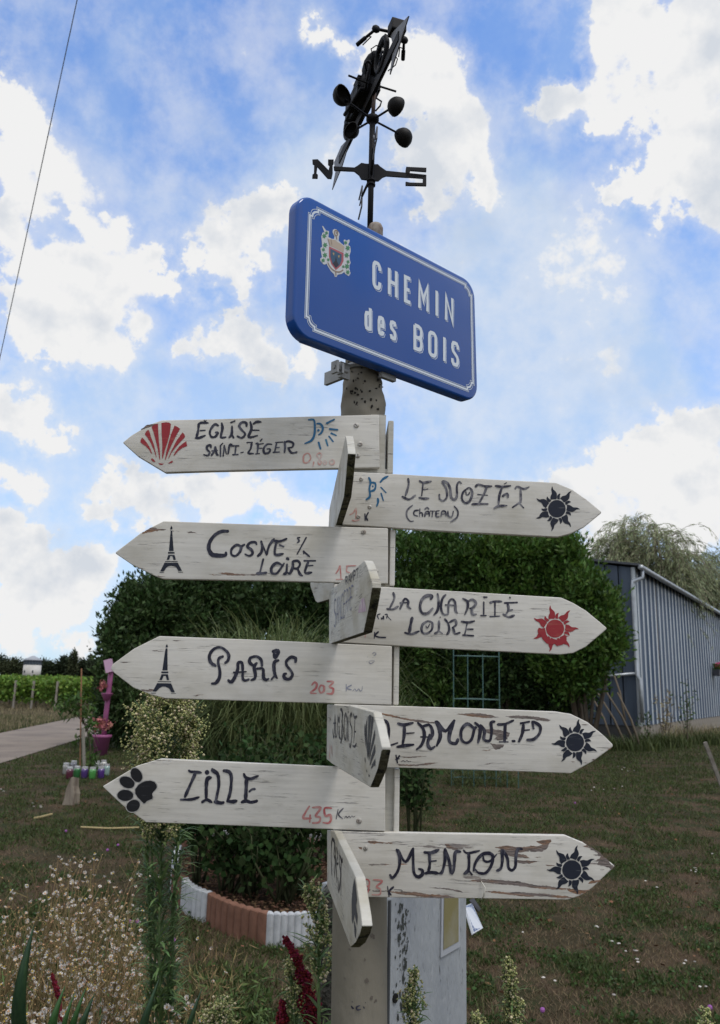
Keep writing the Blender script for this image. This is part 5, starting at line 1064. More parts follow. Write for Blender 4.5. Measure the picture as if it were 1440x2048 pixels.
# Amboise board
zb_ = P(660, 1520, 1.5).z; nr = zray(743, 1573, zb_); B3p = vplane(Vector((P(660, 1520, 1.5).x, 1.5, zb_)), nr)
B3p.wf = 2.2
B3 = board([(654, 1409), (700, 1411), (746, 1424), (754.5, 1453), (761, 1483), (763.5, 1494), (763, 1502), (755.5, 1538), (746.7, 1561), (740.5, 1575), (664, 1528), (653, 1519)], B3p, .0125, M_BD[3], 'grey board pointing at the viewer with a dark scallop shell, lettered Amboise', .002, True)
text(B3p, B3, 640, 1400, 9, [(17, "235,520 238,600 250,675 262,640;265,600 268,420 275,265;275,300 282,640 300,655;248,420 290,415;308,650 318,480 328,280;330,290 350,400 362,250;350,680 352,520 345,470;372,170 398,200 405,380 385,780;395,150 412,250 400,380 420,520 412,650 375,770;345,560 350,650 375,700;468,235 445,350 440,600 460,720 490,560 492,350 470,235;510,300 512,560 492,740;512,640 522,738;580,300 570,240 548,310 548,400 580,520 575,700 550,845 535,780;608,250 630,312 672,290;632,320 622,560 610,770;622,565 648,570;592,825 630,835 660,780"), (20, "508,205 515,220")], M_INK)
shapes(B3p, B3, 640, 1400, 9, "855,295 850,600 868,900 862,1080 855,1000 835,700 830,450;900,265 925,275 915,420 890,700 880,1000 875,1080 868,800 870,500 875,300;935,280 968,310 960,420 930,650 900,900 885,1100 882,1100 890,850 915,550;990,530 998,640 970,780 920,950 895,1120 910,900 950,700;995,790 1000,940 950,1060 905,1180 900,1170 930,1000 970,870;1000,1050 1000,1190 975,1180 920,1245 940,1160;815,420 825,520 830,760 840,900 825,800 805,600 805,480;812,1020 822,1060 825,1140 812,1100;840,1240 855,1290 850,1310 838,1270;885,1330 900,1360 890,1390 880,1360", mat('stencil_grey', (.075, .078, .085), .7, .2), 'scallop_shell')
text(B3p, B3, 640, 1400, 9, [(24, "180,1040 175,880 185,810;215,830 225,1010;200,860 205,960")], M_REDF, 'distance_figures')
screw(B3p, B3, 661.5, 1436, 4.5, .7)
# Brest board
zb_ = P(655, 1770, 1.5).z; nr = zray(705, 1897, zb_); B4p = vplane(Vector((P(655, 1770, 1.5).x, 1.5, zb_)), nr)
B4p.wf = 3.4
B4 = board([(654, 1660), (668, 1662), (709, 1749), (711, 1753), (716, 1790), (722, 1830), (724, 1852), (720, 1868), (711, 1886), (701, 1895), (654, 1771)], B4p, .0135, M_BD[3], 'lowest board pointing at the viewer, greenish, with narrow black writing', .002, True)
text(B4p, B4, 640, 1650, 7.875, [(13, "195,215 182,330 180,500 188,790;195,215 232,280 222,480;225,480 240,560 232,820;235,275 250,500 240,700;265,360 282,480 262,620 268,900;270,620 290,600;305,400 310,600 330,800 300,1060;285,830 300,1060;320,480 350,575 362,520;338,560 335,800 335,1105")], M_INK)
shapes(B4p, B4, 640, 1650, 7.875, "545,840 565,950 585,1180 545,1440 520,1560 505,1500 502,1200 520,980;570,1260 596,1440 588,1590 565,1480 548,1400;545,1500 575,1640 568,1790 552,1740 540,1580", mat('stencil_grey', (.075, .078, .085), .7, .2), 'dark_stencil')
text(B4p, B4, 640, 1650, 7.875, [(10, "130,760 120,840;140,900 130,980")], M_REDF, 'distance_figures')
# boards pointing away, their butt ends showing at the right of the pole
def away(px0, pyt, pyb, label, pw, slant=0, tl=None):
    a = P(px0, pyt, 1.485); z0, z1 = a.z, P(px0, pyb, 1.485).z; th = (P(px0 + pw, 1300, 1.485).x - P(px0, 1300, 1.485).x)
    mb = MB(); d = Vector((slant, 1, 0)).normalized(); s_ = Vector((1, 0, 0)); O = Vector((a.x, 1.487, 0))
    prof = [(0, z1), (0, z0), (.46, z0), (.56, (z0 + z1) / 2), (.46, z1)]
    V = [O + d * y + Zv * z for y, z in prof] + [O + s_ * th + d * y + Zv * z for y, z in prof]; n = 5
    mb.add(V, [tuple(reversed(range(n))), tuple(range(n, 2 * n))] + [(i, (i + 1) % n, n + (i + 1) % n, n + i) for i in range(n)])
    o = mb.build('direction_board', M_BD[3] if slant else M_BD[1], post, label=label); bev(o, .0028, 3); return o
away(776.5, 840, 946, 'board pointing away from the viewer behind the end of the Eglise board', 12, -.02)
away(780.5, 1058, 1171, 'board pointing away behind the end of the Cosne board', 11)
away(788, 1291, 1410, 'board pointing away behind the end of the Paris board', 11)
away(789, 1538, 1666, 'board pointing away behind the end of the Lille board', 10.5)
# filler strips between the boards on the front of the pole
kk = 0
for (x0, y0, x1, y1) in ((742, 829, 770, 948), (690, 936, 781, 946), (672, 1050, 780, 1060), (668, 1166, 780, 1176), (668, 1284, 788, 1295), (668, 1408, 786, 1416), (668, 1533, 786, 1542), (666, 1660, 788, 1668), (742, 1055, 781, 1170), (745, 1290, 788, 1412), (742, 1535, 789, 1666)):
    kk += 1; mb = MB(); a, b_ = P(x0, y0, 1.4935), P(x1, y1, 1.4935); mb.box(((a.x + b_.x) / 2, 1.497 + kk * .0004, (a.z + b_.z) / 2), (abs(b_.x - a.x) / 2, .0035, abs(a.z - b_.z) / 2)); mb.build('backing_strip', M_BD[3], post)
# rear board pointing away to the left
D0 = 1.62; zt_, zb_ = P(700, 1056, 1.5).z, P(700, 1170, 1.5).z
a_ = Vector((PX0 - .02, D0, 0)); e_ = P(620, 1170, 1.92); e_ = Vector((e_.x, e_.y, 0)); dn = (e_ - a_).normalized(); Ln = (e_ - a_).length; pl = vplane(a_, e_)
out = [a_ + dn * s_ + Zv * z for s_, z in ((0, zb_), (0, zt_), (Ln - .08, zt_), (Ln, (zt_ + zb_) / 2), (Ln - .004, (zt_ + zb_) / 2 - .01), (Ln - .05, zb_ + .006), (Ln - .07, zb_))]
board(out, pl, .013, M_BD[3], 'board pointing away to the back left, its lower tip showing under the Cosne board', .002, True)
# 'ici' written on the pole
Fp = Plane((0, 1.56 - .0508, 1), (0, -1, 0)); text(Fp, post, 620, 1740, 3, [(9, "253,790;248,815 255,826 262,830;300,812 280,822 285,838 305,834;333,795;322,820 325,828")], M_INK, 'small_writing')
# nail marks and dents on the pole
mb = MB(); rr = random.Random(9)
for (x, y, r_) in ((745, 1874, 3.5), (735, 1962, 3), (743, 1996, 2.5), (700, 1900, 1.5), (690, 1960, 1.2), (730, 1920, 1.5), (752, 2005, 2)):
    for k in range(7): 
        c_ = Fp.at(x + rr.gauss(0, r_ * .6), y + rr.gauss(0, r_ * .8)); dx = c_.x - pxz(c_.z); c_.y = 1.56 - math.sqrt(max(.0498 ** 2 - dx * dx, 1e-5)) - .0008
        mb.add([c_ + Vector((math.cos(t) * .0012 * r_ * .5, 0, math.sin(t) * .0012 * r_ * .5)) for t in [k_ * 1.05 for k_ in range(6)]], [tuple(range(6))])
mb.build('nail_marks', mat('nail_mark', (.15, .13, .11), .9, .1), post, kind='stuff')

# ------------------------------------------------------------------ blue street name plate
yaw = R(43); sdir = Vector((math.sin(yaw), math.cos(yaw), 0)); sn = Vector((math.cos(yaw), -math.sin(yaw), 0))
SP = Plane(P(730, 600, 1.455), sn)
def solve_yaw():
    best = None
    for k in range(280, 620, 4):
        y_ = R(k / 10); n_ = Vector((math.cos(y_), -math.sin(y_), 0)); p_ = Plane(P(730, 600, 1.455), n_)
        q = [p_.at(595, 379), p_.at(950, 566), p_.at(957, 806), p_.at(585.5, 666)]
        d1, d2 = q[1] - q[0], q[3] - q[0]; d3, d4 = q[2] - q[1], q[2] - q[3]
        e = abs(d1.normalized().dot(d2.normalized())) + abs(d3.normalized().dot(d4.normalized())) + abs(d2.length - d3.length) * 6 + abs(d1.length - d4.length) * 3
        if best is None or e < best[0]: best = (e, k / 10, d1.length, d2.length, d3.length, d4.length)
    return best
by = solve_yaw(); print('SIGN', by)
yaw = R(by[1]); sn = Vector((math.cos(yaw), -math.sin(yaw), 0)); SP = Plane(P(730, 600, 1.455), sn)
q = [SP.at(595, 379), SP.at(950, 566), SP.at(957, 806), SP.at(585.5, 666)]
su = (q[1] - q[0] + q[2] - q[3]).normalized(); sv = (q[3] - q[0] + q[2] - q[1]).normalized()
def sl(u, v, off=0): return q[0].lerp(q[1], u).lerp(q[3].lerp(q[2], u), v) + sn * off
WS, HS = (q[1] - q[0]).length, (q[3] - q[0]).length
M_BL = mat('blue_enamel', (.010, .074, .32), .14, .38, coat=.15)
bnt = M_BL.node_tree; nz_ = bnt.nodes.new('ShaderNodeTexNoise'); nz_.inputs['Scale'].default_value = 210; nz_.inputs['Detail'].default_value = 2
co_ = bnt.nodes.new('ShaderNodeTexCoord'); bnt.links.new(co_.outputs['Object'], nz_.inputs['Vector']); bp_ = bnt.nodes.new('ShaderNodeBump'); bp_.inputs['Strength'].default_value = .16; bp_.inputs['Distance'].default_value = .001
bnt.links.new(nz_.outputs['Fac'], bp_.inputs['Height']); bnt.links.new(bp_.outputs[0], bnt.nodes['Principled BSDF'].inputs['Normal']); bnt.links.new(bp_.outputs[0], bnt.nodes['Principled BSDF'].inputs['Coat Normal'])
def rrect(r_, inset=0.0, n=9):
    out = []
    for (cu, cv, a0_) in ((1, 0, -90), (1, 1, 0), (0, 1, 90), (0, 0, 180)):
        for k in range(n):
            a = R(a0_ + 90 * k / (n - 1)); x = (WS - inset - r_ if cu else inset + r_) + math.cos(a) * r_; y = (HS - inset - r_ if cv else inset + r_) + math.sin(a) * r_
            out.append((x / WS, y / HS))
    return out
RC = .040; layers = [(.0055, 0.0), (.0030, -.0006), (.0009, -.0024), (0, -.0055), (0, -.024)]
V = []; Fc = []; n = len(rrect(RC))
for ins, off in layers:
    for (u, v) in rrect(RC - ins, ins): V.append(sl(u, v, off))
Fc.append(tuple(range(n)))
for j in range(len(layers) - 1): Fc += [(j * n + i, (j + 1) * n + i, (j + 1) * n + (i + 1) % n, j * n + (i + 1) % n) for i in range(n)]
V2 = [sl(u, v, -.024) for u, v in rrect(RC - .002, .002)]; mb = MB(); mb.add(V, Fc); mb.add(V2, [tuple(reversed(range(n)))])
plate = mb.build('street_name_plate', M_BL, post, True, label='rounded blue enamel plate with white border and crest, lettered Chemin des Bois')
plate.data.set_sharp_from_angle(angle=R(50)) if hasattr(plate.data, 'set_sharp_from_angle') else None
M_WL = mat('plate_white', (.62, .68, .74), .3, .4, coat=.3); M_WT = mat('plate_white_thin', (.55, .62, .70), .3, .4)
class SPl:                               # same interface for ribbons
    n = sn
    @staticmethod
    def at(x, y, off=0): return SP.at(x, y, off)
def strip(mb, pts, w, off, closed=False):
    """mitred line of width w through plane points"""
    n = len(pts); V = []
    for i, p in enumerate(pts):
        a = pts[(i - 1) % n] if (closed or i) else p; b_ = pts[(i + 1) % n] if (closed or i < n - 1) else p
        d1 = (p - a).normalized() if (p - a).length > 1e-9 else None; d2 = (b_ - p).normalized() if (b_ - p).length > 1e-9 else None
        d1 = d1 or d2; d2 = d2 or d1
        n1, n2 = d1.cross(sn), d2.cross(sn); m_ = (n1 + n2); m_ = m_.normalized() if m_.length > 1e-6 else n1; k = w / 2 / max(.35, m_.dot(n1))
        V += [p - m_ * k + sn * off, p + m_ * k + sn * off]
    F_ = [(2 * i, 2 * i + 1, 2 * ((i + 1) % n) + 1, 2 * ((i + 1) % n)) for i in range(n if closed else n - 1)]; mb.add(V, F_)
# border
k_ = 3.4286; cs = [SP.at(560 + x / k_, 380 + y / k_) for x, y in ((207, 107), (1310, 668), (1325, 1385), (178, 936))]
def bl4(u, v): return cs[0].lerp(cs[1], u).lerp(cs[3].lerp(cs[2], u), v)
BW, BH = (cs[1] - cs[0]).length, (cs[3] - cs[0]).length
def border(ins):
    out = []; nb, st = .020, .006
    for (cx_, cy_, order) in ((0, 0, 1), (1, 0, 0), (1, 1, 1), (0, 1, 0)):
        loc = [(0, nb), (st, nb)] + [(nb - (nb - st) * math.cos(R(a)) , nb - (nb - st) * math.sin(R(a))) for a in (18, 40, 60, 80)][::1] + [(nb, st), (nb, 0)]
        loc = [(0, nb), (st, nb)] + [(st + (nb - st) * (1 - math.cos(R(a))), nb - (nb - st) * math.sin(R(a))) for a in (25, 50, 75)] + [(nb, st), (nb, 0)]
        if order == 0: loc = loc[::-1]
        for x, y in loc:
            x += ins; y += ins; X = BW - x if cx_ else x; Y = BH - y if cy_ else y; out.append(bl4(X / BW, Y / BH))
    return out
mb = MB(); strip(mb, border(0), .0042, .0003, True); mb.build('border_line', M_WL, plate)
mb = MB(); strip(mb, border(-.0041), .0012, .0004, True); mb.build('outer_hairline', M_WT, plate)
mb = MB(); strip(mb, border(.0041), .0012, .0005, True); mb.build('inner_hairline', M_WT, plate)
# lettering: heavy condensed capitals with a white drop edge
CF = {'C': ["1,.27 1,.2 .93,.08 .75,.01 .5,0 .25,.01 .07,.08 0,.2 0,.8 .07,.92 .25,.99 .5,1 .75,.99 .93,.92 1,.8 1,.73"], 'H': ["0,-.045 0,1.045", "1,-.045 1,1.045", "0,.5 1,.5"], 'E': ["1.08,0 0,0 0,1 1.08,1", "0,.5 .9,.5"],
      'M': ["0,1.045 0,0 .5,.62 1,0 1,1.045"], 'I': [".5,-.045 .5,1.045"], 'N': ["0,1.045 0,0 1,1 1,-.045"], 'B': ["0,0 .6,0 .88,.05 1,.17 1,.33 .88,.45 .6,.5 0,.5", ".6,.5 .9,.55 1,.67 1,.83 .88,.95 .6,1 0,1 0,0"], 'O': [".5,0 .25,.01 .07,.08 0,.2 0,.8 .07,.92 .25,.99 .5,1 .75,.99 .93,.92 1,.8 1,.2 .93,.08 .75,.01 .5,0"],
      'S': ["1,.25 .97,.1 .8,.01 .5,0 .2,.02 .04,.12 .02,.28 .15,.4 .5,.5 .85,.6 .98,.72 .96,.88 .8,.98 .5,1 .2,.99 .03,.9 0,.75"], 'd': ["1,-.35 1,1.05", "1,.2 .85,.03 .5,0 .15,.03 0,.2 0,.8 .15,.97 .5,1 .85,.97 1,.8"], 'e': ["0,.5 1,.5 1,.22 .85,.03 .5,0 .15,.03 0,.22 0,.8 .15,.97 .5,1 .85,.96 1,.8"], 's': ["1,.22 .85,.03 .5,0 .12,.04 0,.2 .12,.4 .88,.58 1,.8 .88,.97 .5,1 .15,.97 0,.78"]}
def letters(defs, w):
    mbs = [MB(), MB(), MB()]
    for ch, x0, x1, top, bot in defs:
        ins = 10 if ch != 'I' else 0; xa, xb = x0 + ins, x1 - ins
        for st in CF[ch]:
            base = []
            for c in st.split():
                u, v = map(float, c.split(',')); x = xa + (xb - xa) * u
                yt, yb_ = top(x) + 11, bot(x) - 11; y = yt + (yb_ - yt) * v; base.append(SP.at(560 + x / k_, 380 + y / k_))
            closed = (base[0] - base[-1]).length < 1e-6
            if closed: base = base[:-1]
            SEQ[0] += 1; e = (SEQ[0] % 3) * .00002
            sh = su * .0030 + sv * .0026
            strip(mbs[0], [p + sh for p in base], w, .00015 + e, closed); strip(mbs[1], [p + sh * .5 for p in base], w + .0004, .00035 + e, closed); strip(mbs[2], base, w, .0006 + e, closed)
    return mbs
tC = lambda x: 485 + .48 * (x - 650); bC = lambda x: 676 + .452 * (x - 650); tB = lambda x: 912 + .45 * (x - 915); bB = lambda x: 1092 + .415 * (x - 915)
td = lambda x: 832 + .375 * (x - 600); bd = lambda x: 962 + .39 * (x - 600)
for word, defs in (('CHEMIN', [('C', 632, 693, tC, bC), ('H', 738, 806, tC, bC), ('E', 848, 900, tC, bC), ('M', 945, 1020, tC, bC), ('I', 1062, 1085, tC, bC), ('N', 1127, 1190, tC, bC)]), ('des', [('d', 578, 628, td, bd), ('e', 668, 716, td, bd), ('s', 750, 798, td, bd)]), ('BOIS', [('B', 913, 978, tB, bB), ('O', 1013, 1077, tB, bB), ('I', 1114, 1138, tB, bB), ('S', 1170, 1228, tB, bB)])):
    m3 = letters(defs, .0086 if word != 'des' else .0082)
    m3[0].build('drop_edge', M_WT, plate); m3[1].build('letter_gap', M_BL, plate); m3[2].build('lettering', M_WL, plate)
# crest
def cp(name, polys, m, off): return shapes(SP, plate, 620, 430, 14.4, polys, m, name, off)
cp('crest', "345,320 370,320 460,450 545,465 525,640 580,660 620,690 690,690 700,620 645,500 655,430 700,405 760,420 830,500 850,560 830,620 820,740 900,820 985,880 965,720 1000,710 1060,745 1100,710 1140,720 1130,790 1095,850 1160,920 1168,1050 1130,1180 1145,1300 1168,1380 1135,1440 1130,1560 1165,1680 1110,1765 1060,1730 1000,1690 985,1640 900,1700 790,1720 760,1785 710,1780 685,1700 600,1620 520,1500 470,1400 430,1430 380,1420 300,1330 290,1260 340,1220 320,1100 295,950 345,920 335,750 320,620 360,510 410,500", mat('crest_white', (.56, .58, .60), .4), .0004)
cp('crest_shield', "540,905 965,1100 960,1330 900,1450 740,1590 610,1420 540,1200", mat('crest_red', (.40, .10, .12), .4), .0006)
cp('crest_field', "580,970 905,1140 900,1320 850,1440 740,1530 640,1400 580,1200", mat('crest_blue', (.045, .10, .17), .4), .0008)
cp('crest_tower', "740,1170 765,1330 820,1440 740,1525 650,1400 715,1320", mat('crest_dark', (.03, .03, .045), .4), .0010)
cp('crest_crown', "495,670 570,700 720,720 800,790 900,840 995,920 960,1080 760,980 560,890 530,800", mat('crest_tan', (.46, .38, .30), .4), .0006)
cp('crest_hearts', "640,1095 670,1085 695,1110 680,1175 655,1140;795,1165 820,1170 845,1160 840,1210 820,1250 800,1200", mat('crest_gold', (.42, .30, .15), .4), .0010)
def leafp(cx_, cy_, r_): return ' '.join('%.0f,%.0f' % (cx_ + math.cos(a * .5236 + cx_) * r_ * (1 if a % 2 else .55), cy_ + math.sin(a * .5236 + cx_) * r_ * (1.15 if a % 2 else .6)) for a in range(12))
cp('crest_leaves', ';'.join(leafp(*c) for c in ((470, 520, 56), (405, 610, 72), (430, 870, 78), (380, 1000, 58), (425, 1160, 78), (372, 1310, 62), (520, 1290, 48), (1020, 800, 56), (1080, 955, 78), (1050, 1160, 78), (1090, 1350, 56), (1060, 1480, 78), (950, 1490, 44), (1080, 1650, 66))), mat('crest_green', (.075, .23, .115), .4), .0007)
text(SP, plate, 620, 430, 14.4, [(34, "510,1380 560,1480 640,1570 740,1630 850,1640 940,1590;735,1640 740,1740"), (30, "745,520 775,515 790,555 750,600 705,560 705,470 750,445 800,490;750,600 765,700"), (14, "510,700 540,790 560,890;600,710 620,850;720,720 710,890;800,800 830,960;930,870 900,1020")], mat('crest_brown', (.30, .22, .17), .5), 'crest_details', False)
# rails and clamps behind the plate
M_GV = mat('galvanised', (.30, .31, .31), .5, .4, metal=.5, var=((.20, .20, .20), 20, .4, .7))
for vv, u0, u1 in ((.93, .08, .92), (.10, .08, .92)):
    mb = MB(); a, b_ = sl(u0, vv, -.030), sl(u1, vv, -.030); mb.box((a + b_) / 2 - Zv * .0, ((b_ - a).length / 2, .006, .014), (su, sn, sv)); mb.build('mounting_rail', M_GV, plate)
mb = MB(); c_ = sl(.99 * .5, 1.0, -.05)
pl_ = P(688, 742, 1.47); mb.box(pl_, (.012, .004, .016), (su, sn, Zv)); mb.box(pl_ - sn * .03 + su * .004, (.004, .03, .013), (su, sn, Zv)); mb.build('clamp', M_GV, plate)
mb = MB(); q_ = P(678, 737, 1.44); mb.tube([q_ - su * .014, q_ + su * .022], .0045, 8); mb.box(q_ - su * .010, (.0025, .009, .012), (su, sn, Zv)); mb.box(q_ + su * .004, (.0025, .008, .010), (su, sn, Zv)); mb.build('clamp_bolt', M_GV, plate)
mb = MB(); z_ = P(728, 735, 1.51).z
mb.tube([(pxz(z_) + math.cos(a) * .0395, 1.56 + math.sin(a) * .0395, z_ + .012) for a in [2 * math.pi * k / 28 for k in range(29)]], .006, 6, False); mb.build('clamp_band', M_GV, plate)
mb = MB(); q_ = P(775, 752, 1.53); mb.box(q_, (.02, .005, .008), (su, sn, Zv)); mb.build('clamp', M_GV, plate)

# ------------------------------------------------------------------ weather vane
M_BK = mat('vane_black', (.005, .005, .007), .6, .2, var=((.022, .013, .010), 30, .58, .7)); M_RU = mat('vane_rusty', (.055, .032, .024), .7, .25, var=((.02, .018, .018), 26, .45, .6)); M_FN = mat('vane_fin', (.16, .165, .18), .5, .4, metal=.4, var=((.10, .09, .09), 60, .52, .62))
DV = 1.575; vb = P(740, 455, DV); XV = vb.x
vane = thing('weather_vane', 'black weather vane with spinning cups, N and S arms and a motorcycle on top', 'weather vane', (XV, DV, vb.z - .01))
def Vz(y): return P(740, y, DV).z
mb = MB(); mb.tube([(XV, DV, vb.z - .02), (XV, DV, Vz(372)), (XV, DV, Vz(330)), (XV, DV, Vz(240))], [.0065, .0065, .0068, .0068], 12); mb.build('lower_rod', M_BK, vane, True)
mb = MB(); mb.tube([(XV, DV, Vz(240)), (XV + .003, DV, Vz(186))], [.0048, .0042], 10); mb.build('upper_rod', M_RU, vane, True)
mb = MB()
for y in (370, 362): mb.tube([(XV, DV, Vz(y) - .002), (XV, DV, Vz(y) + .002)], .0098, 14)
mb.build('collar', M_BK, vane, True)
# cardinal arms: plate cut from flat bar, letters N and S at the ends
z_e = Vz(350); nE, fE = zray(747, 296, z_e), zray(724, 392, z_e); fy = (fE - nE).normalized(); nd = Vector((fy.y, -fy.x, 0))
VP = Plane(Vector((XV, DV, Vz(345))), -fy)
def cut(name, outs, th, m, parent):
    mb = MB()
    for out in outs:
        V = [VP.at(x, y) for x, y in out]; n = len(V); V2 = [v - VP.n * th for v in V]
        mb.add(V + V2, [tuple(range(n)), tuple(reversed(range(n, 2 * n)))] + [(i, n + i, n + (i + 1) % n, (i + 1) % n) for i in range(n)])
    return mb.build(name, m, parent)
Z6 = lambda s: [(560 + x / 4.235, y / 4.235) for x, y in S(s)[0]]
cut('north_south_arm', [Z6("455,1408 630,1418 660,1400 690,1378 725,1385 800,1390 830,1390 850,1410 900,1445 1070,1462 1240,1480 1240,1502 1075,1500 900,1488 870,1500 835,1530 795,1530 725,1520 690,1515 670,1480 630,1448 460,1440")], .004, M_BK, vane)
cut('letter_n', [Z6("275,1350 320,1348 412,1440 420,1400 408,1390 408,1350 455,1350 455,1385 447,1395 447,1470 438,1510 405,1508 318,1410 310,1470 322,1480 320,1508 273,1506 275,1478 288,1468 290,1392 277,1385")], .004, M_BK, vane)
cut('letter_s', [Z6("1070,1412 1240,1420 1240,1452 1105,1442 1098,1470 1240,1482 1240,1572 1065,1568 1065,1538 1100,1545 1210,1548 1212,1508 1065,1498 1065,1440")], .004, M_BK, vane)
# east-west letters seen from their edge
def cutx(name, pts, m, w): mb = MB(); mb.tube(pts, w, 5); return mb.build(name, m, vane)
ey = fy; c0_ = Vector((XV, DV, Vz(352)))
cutx('east_west_arm', [nE, c0_, fE], M_BK, .003)
e_ = nE; cutx('letter_west', [e_ + Zv * .030, e_ - ey * .02 + Zv * .006, e_ - ey * .045 + Zv * .016, e_ - ey * .045 - Zv * .010, e_ - ey * .02 - Zv * .012, e_ - Zv * .028], M_FN, .0020)
e_ = fE; cutx('letter_east', [e_ + Zv * .026 + ey * .055, e_ + Zv * .026, e_, e_ + ey * .04, e_, e_ - Zv * .026, e_ - Zv * .026 + ey * .055], M_FN, .0020)
# cups
hub = Vector((XV, DV, Vz(238))); mb = MB(); mb.tube([hub - Zv * .010, hub - Zv * .004, hub + Zv * .004, hub + Zv * .009], [.009, .0145, .0145, .007], 16); mb.build('cup_hub', M_BK, vane, True)
for (px, py, rx, face) in ((682, 193, 18.5, 1), (790, 211, 17, -1), (809, 273, 17.5, -1), (705, 263, 15, 1)):
    c_ = zray(px, py, hub.z - .004); d = (c_ - hub); d.z = 0; d.normalize(); tn = Vector((d.y, -d.x, 0)); r_ = rx / FPX * (c_ - Vector((0, 0, EYE))).length * 1.02
    mb = MB(); mb.tube([hub - Zv * .002, c_ - d * r_ * .6], .0026, 6); mb.build('cup_arm', M_BK, vane)
    V = []; sg = 16; rg = 7; mb = MB()
    for sh, k in ((1, 1.0), (0, .93)):
        for i in range(rg):
            t = math.pi / 2 * i / (rg - 1)
            for j in range(sg): a = 2 * math.pi * j / sg; V.append(c_ + tn * (math.cos(t) * 1.15 * k * r_ - r_ * .4) + (d * math.cos(a) + Zv * math.sin(a)) * math.sin(t) * r_ * k + Vector((0, 0, 0)))
    Fq = []
    for s0 in (0, rg * sg):
        for i in range(rg - 1):
            for j in range(sg): Fq.append((s0 + i * sg + j, s0 + i * sg + (j + 1) % sg, s0 + (i + 1) * sg + (j + 1) % sg, s0 + (i + 1) * sg + j))
    l1, l2 = (rg - 1) * sg, (2 * rg - 1) * sg; Fq += [(l1 + j, l1 + (j + 1) % sg, l2 + (j + 1) % sg, l2 + j) for j in range(sg)]
    mb.add(V, Fq); mb.build('cup', mat('cup_black', (.009, .008, .0075), .6, .2), vane, True)
# the figure: long arrow plate and a little motorcycle above it, heading toward the viewer
zA = Vz(186) + .003; ta = zray(668, 345, zA); tp = zray(818, 32, zA); ax_ = (tp - ta); LA = ax_.length; ax_ = ax_.normalized(); sx = Vector((ax_.y, -ax_.x, 0))
def A(t, s_=0, h=0): return ta + ax_ * (t * LA) + sx * s_ + Zv * h
mb = MB(); mb.box(A(.50, 0, .0), (LA * .40, .0035, .011), (ax_, sx, Zv)); mb.build('arrow_bar', M_BK, vane)
mb = MB()
def flat(pts, th, m, name):
    mb = MB(); n = len(pts); V = [A(t, -th / 2, h) for t, h in pts] + [A(t, th / 2, h) for t, h in pts]
    mb.add(V, [tuple(range(n)), tuple(reversed(range(n, 2 * n)))] + [(i, n + i, n + (i + 1) % n, (i + 1) % n) for i in range(n)]); return mb.build(name, m, vane)
flat([(1.0, 0), (.80, .050), (.83, .012), (.83, -.012), (.80, -.050)], .0025, M_FN, 'arrow_head')
flat([(.0, .030), (.12, .034), (.24, .010), (.24, -.010), (.14, -.035), (-.02, -.045), (.03, -.01)], .002, M_FN, 'tail_fin')
WH = .034
def wheel(t):
    c_ = A(t, .002, .010 + WH); mb = MB(); mb.tube([c_ + (ax_ * math.cos(a) + Zv * math.sin(a)) * WH for a in [2 * math.pi * k / 24 for k in range(25)]], .0062, 8, False); o = mb.build('wheel', M_BK, vane, True)
    allm = MB()
    for k in range(8): a = math.pi * k / 4; allm.tube([c_, c_ + (ax_ * math.cos(a) + Zv * math.sin(a)) * WH], .0011, 4)
    allm.build('spokes', M_BK, o)
wheel(.26); wheel(.70)
mb = MB(); mb.ball(A(.47, .002, .042), (.056, .028, .034), (ax_, sx, Zv), 12, 8); mb.box(A(.46, .004, .034), (.036, .024, .018), (ax_, sx, Zv))
for k in range(5): mb.box(A(.50, 0, .034 + k * .006), (.018, .028, .0014), (ax_, sx, Zv))
mb.build('engine', M_BK, vane)
mb = MB(); mb.ball(A(.57, 0, .074), (.044, .022, .022), (ax_, sx, Zv), 12, 8); mb.build('fuel_tank', M_BK, vane, True)
mb = MB(); mb.box(A(.36, 0, .050), (.030, .021, .022), (ax_, sx, Zv)); mb.ball(A(.38, 0, .066), (.046, .024, .012), (ax_, sx, Zv), 10, 6); mb.build('seat', M_BK, vane, True)
mb = MB()
for s_ in (-.013, .013):
    mb.tube([A(.26, s_, .044), A(.36, s_, .060), A(.54, s_, .070), A(.62, s_, .066)], .0038, 6); mb.tube([A(.26, s_, .042), A(.40, s_, .018), A(.56, s_, .016), A(.62, s_, .064)], .0038, 6)
mb.build('frame', M_BK, vane, True)
hb = lambda x, y, h: zray(x, y, zA + h)
eL, eR, gL, gR = hb(752, 58, .085), hb(808, 80, .075), hb(714, 90, .075), hb(806, 119, .070); stem = hb(783, 64, .085)
mb = MB()
for s_ in (-.012, .012): mb.tube([A(.70, s_, .044), stem + sx * s_ - Zv * .01], .0042, 6)
mb.build('fork', M_BK, vane, True)
mb = MB(); mb.box(hb(794, 58, .060), (.015, .017, .014), (ax_, sx, Zv)); bev(mb.build('headlight', M_BK, vane), .003, 2)
mb = MB(); mb.tube([gL, gL.lerp(eL, .5), eL, stem, eR, gR.lerp(eR, .5), gR], .0034, 7); mb.build('handlebar', M_BK, vane, True)
for g_, e2, sg in ((gL, eL, -1), (gR, eR, 1)):
    mb = MB(); mb.tube([g_, g_.lerp(e2, .45)], .0048, 7); mb.build('grip', M_BK, vane, True)
    mb = MB(); q_ = g_.lerp(e2, .55); mb.tube([q_, q_ + sx * sg * .009 + Zv * .002, g_ + sx * sg * .012 + ax_ * .004], .0014, 5); mb.build('brake_lever', M_BK, vane)
    mb = MB(); mb.ball(e2, (.007, .010, .009), (ax_, sx, Zv), 10, 6); mb.build('mirror', M_BK, vane, True)
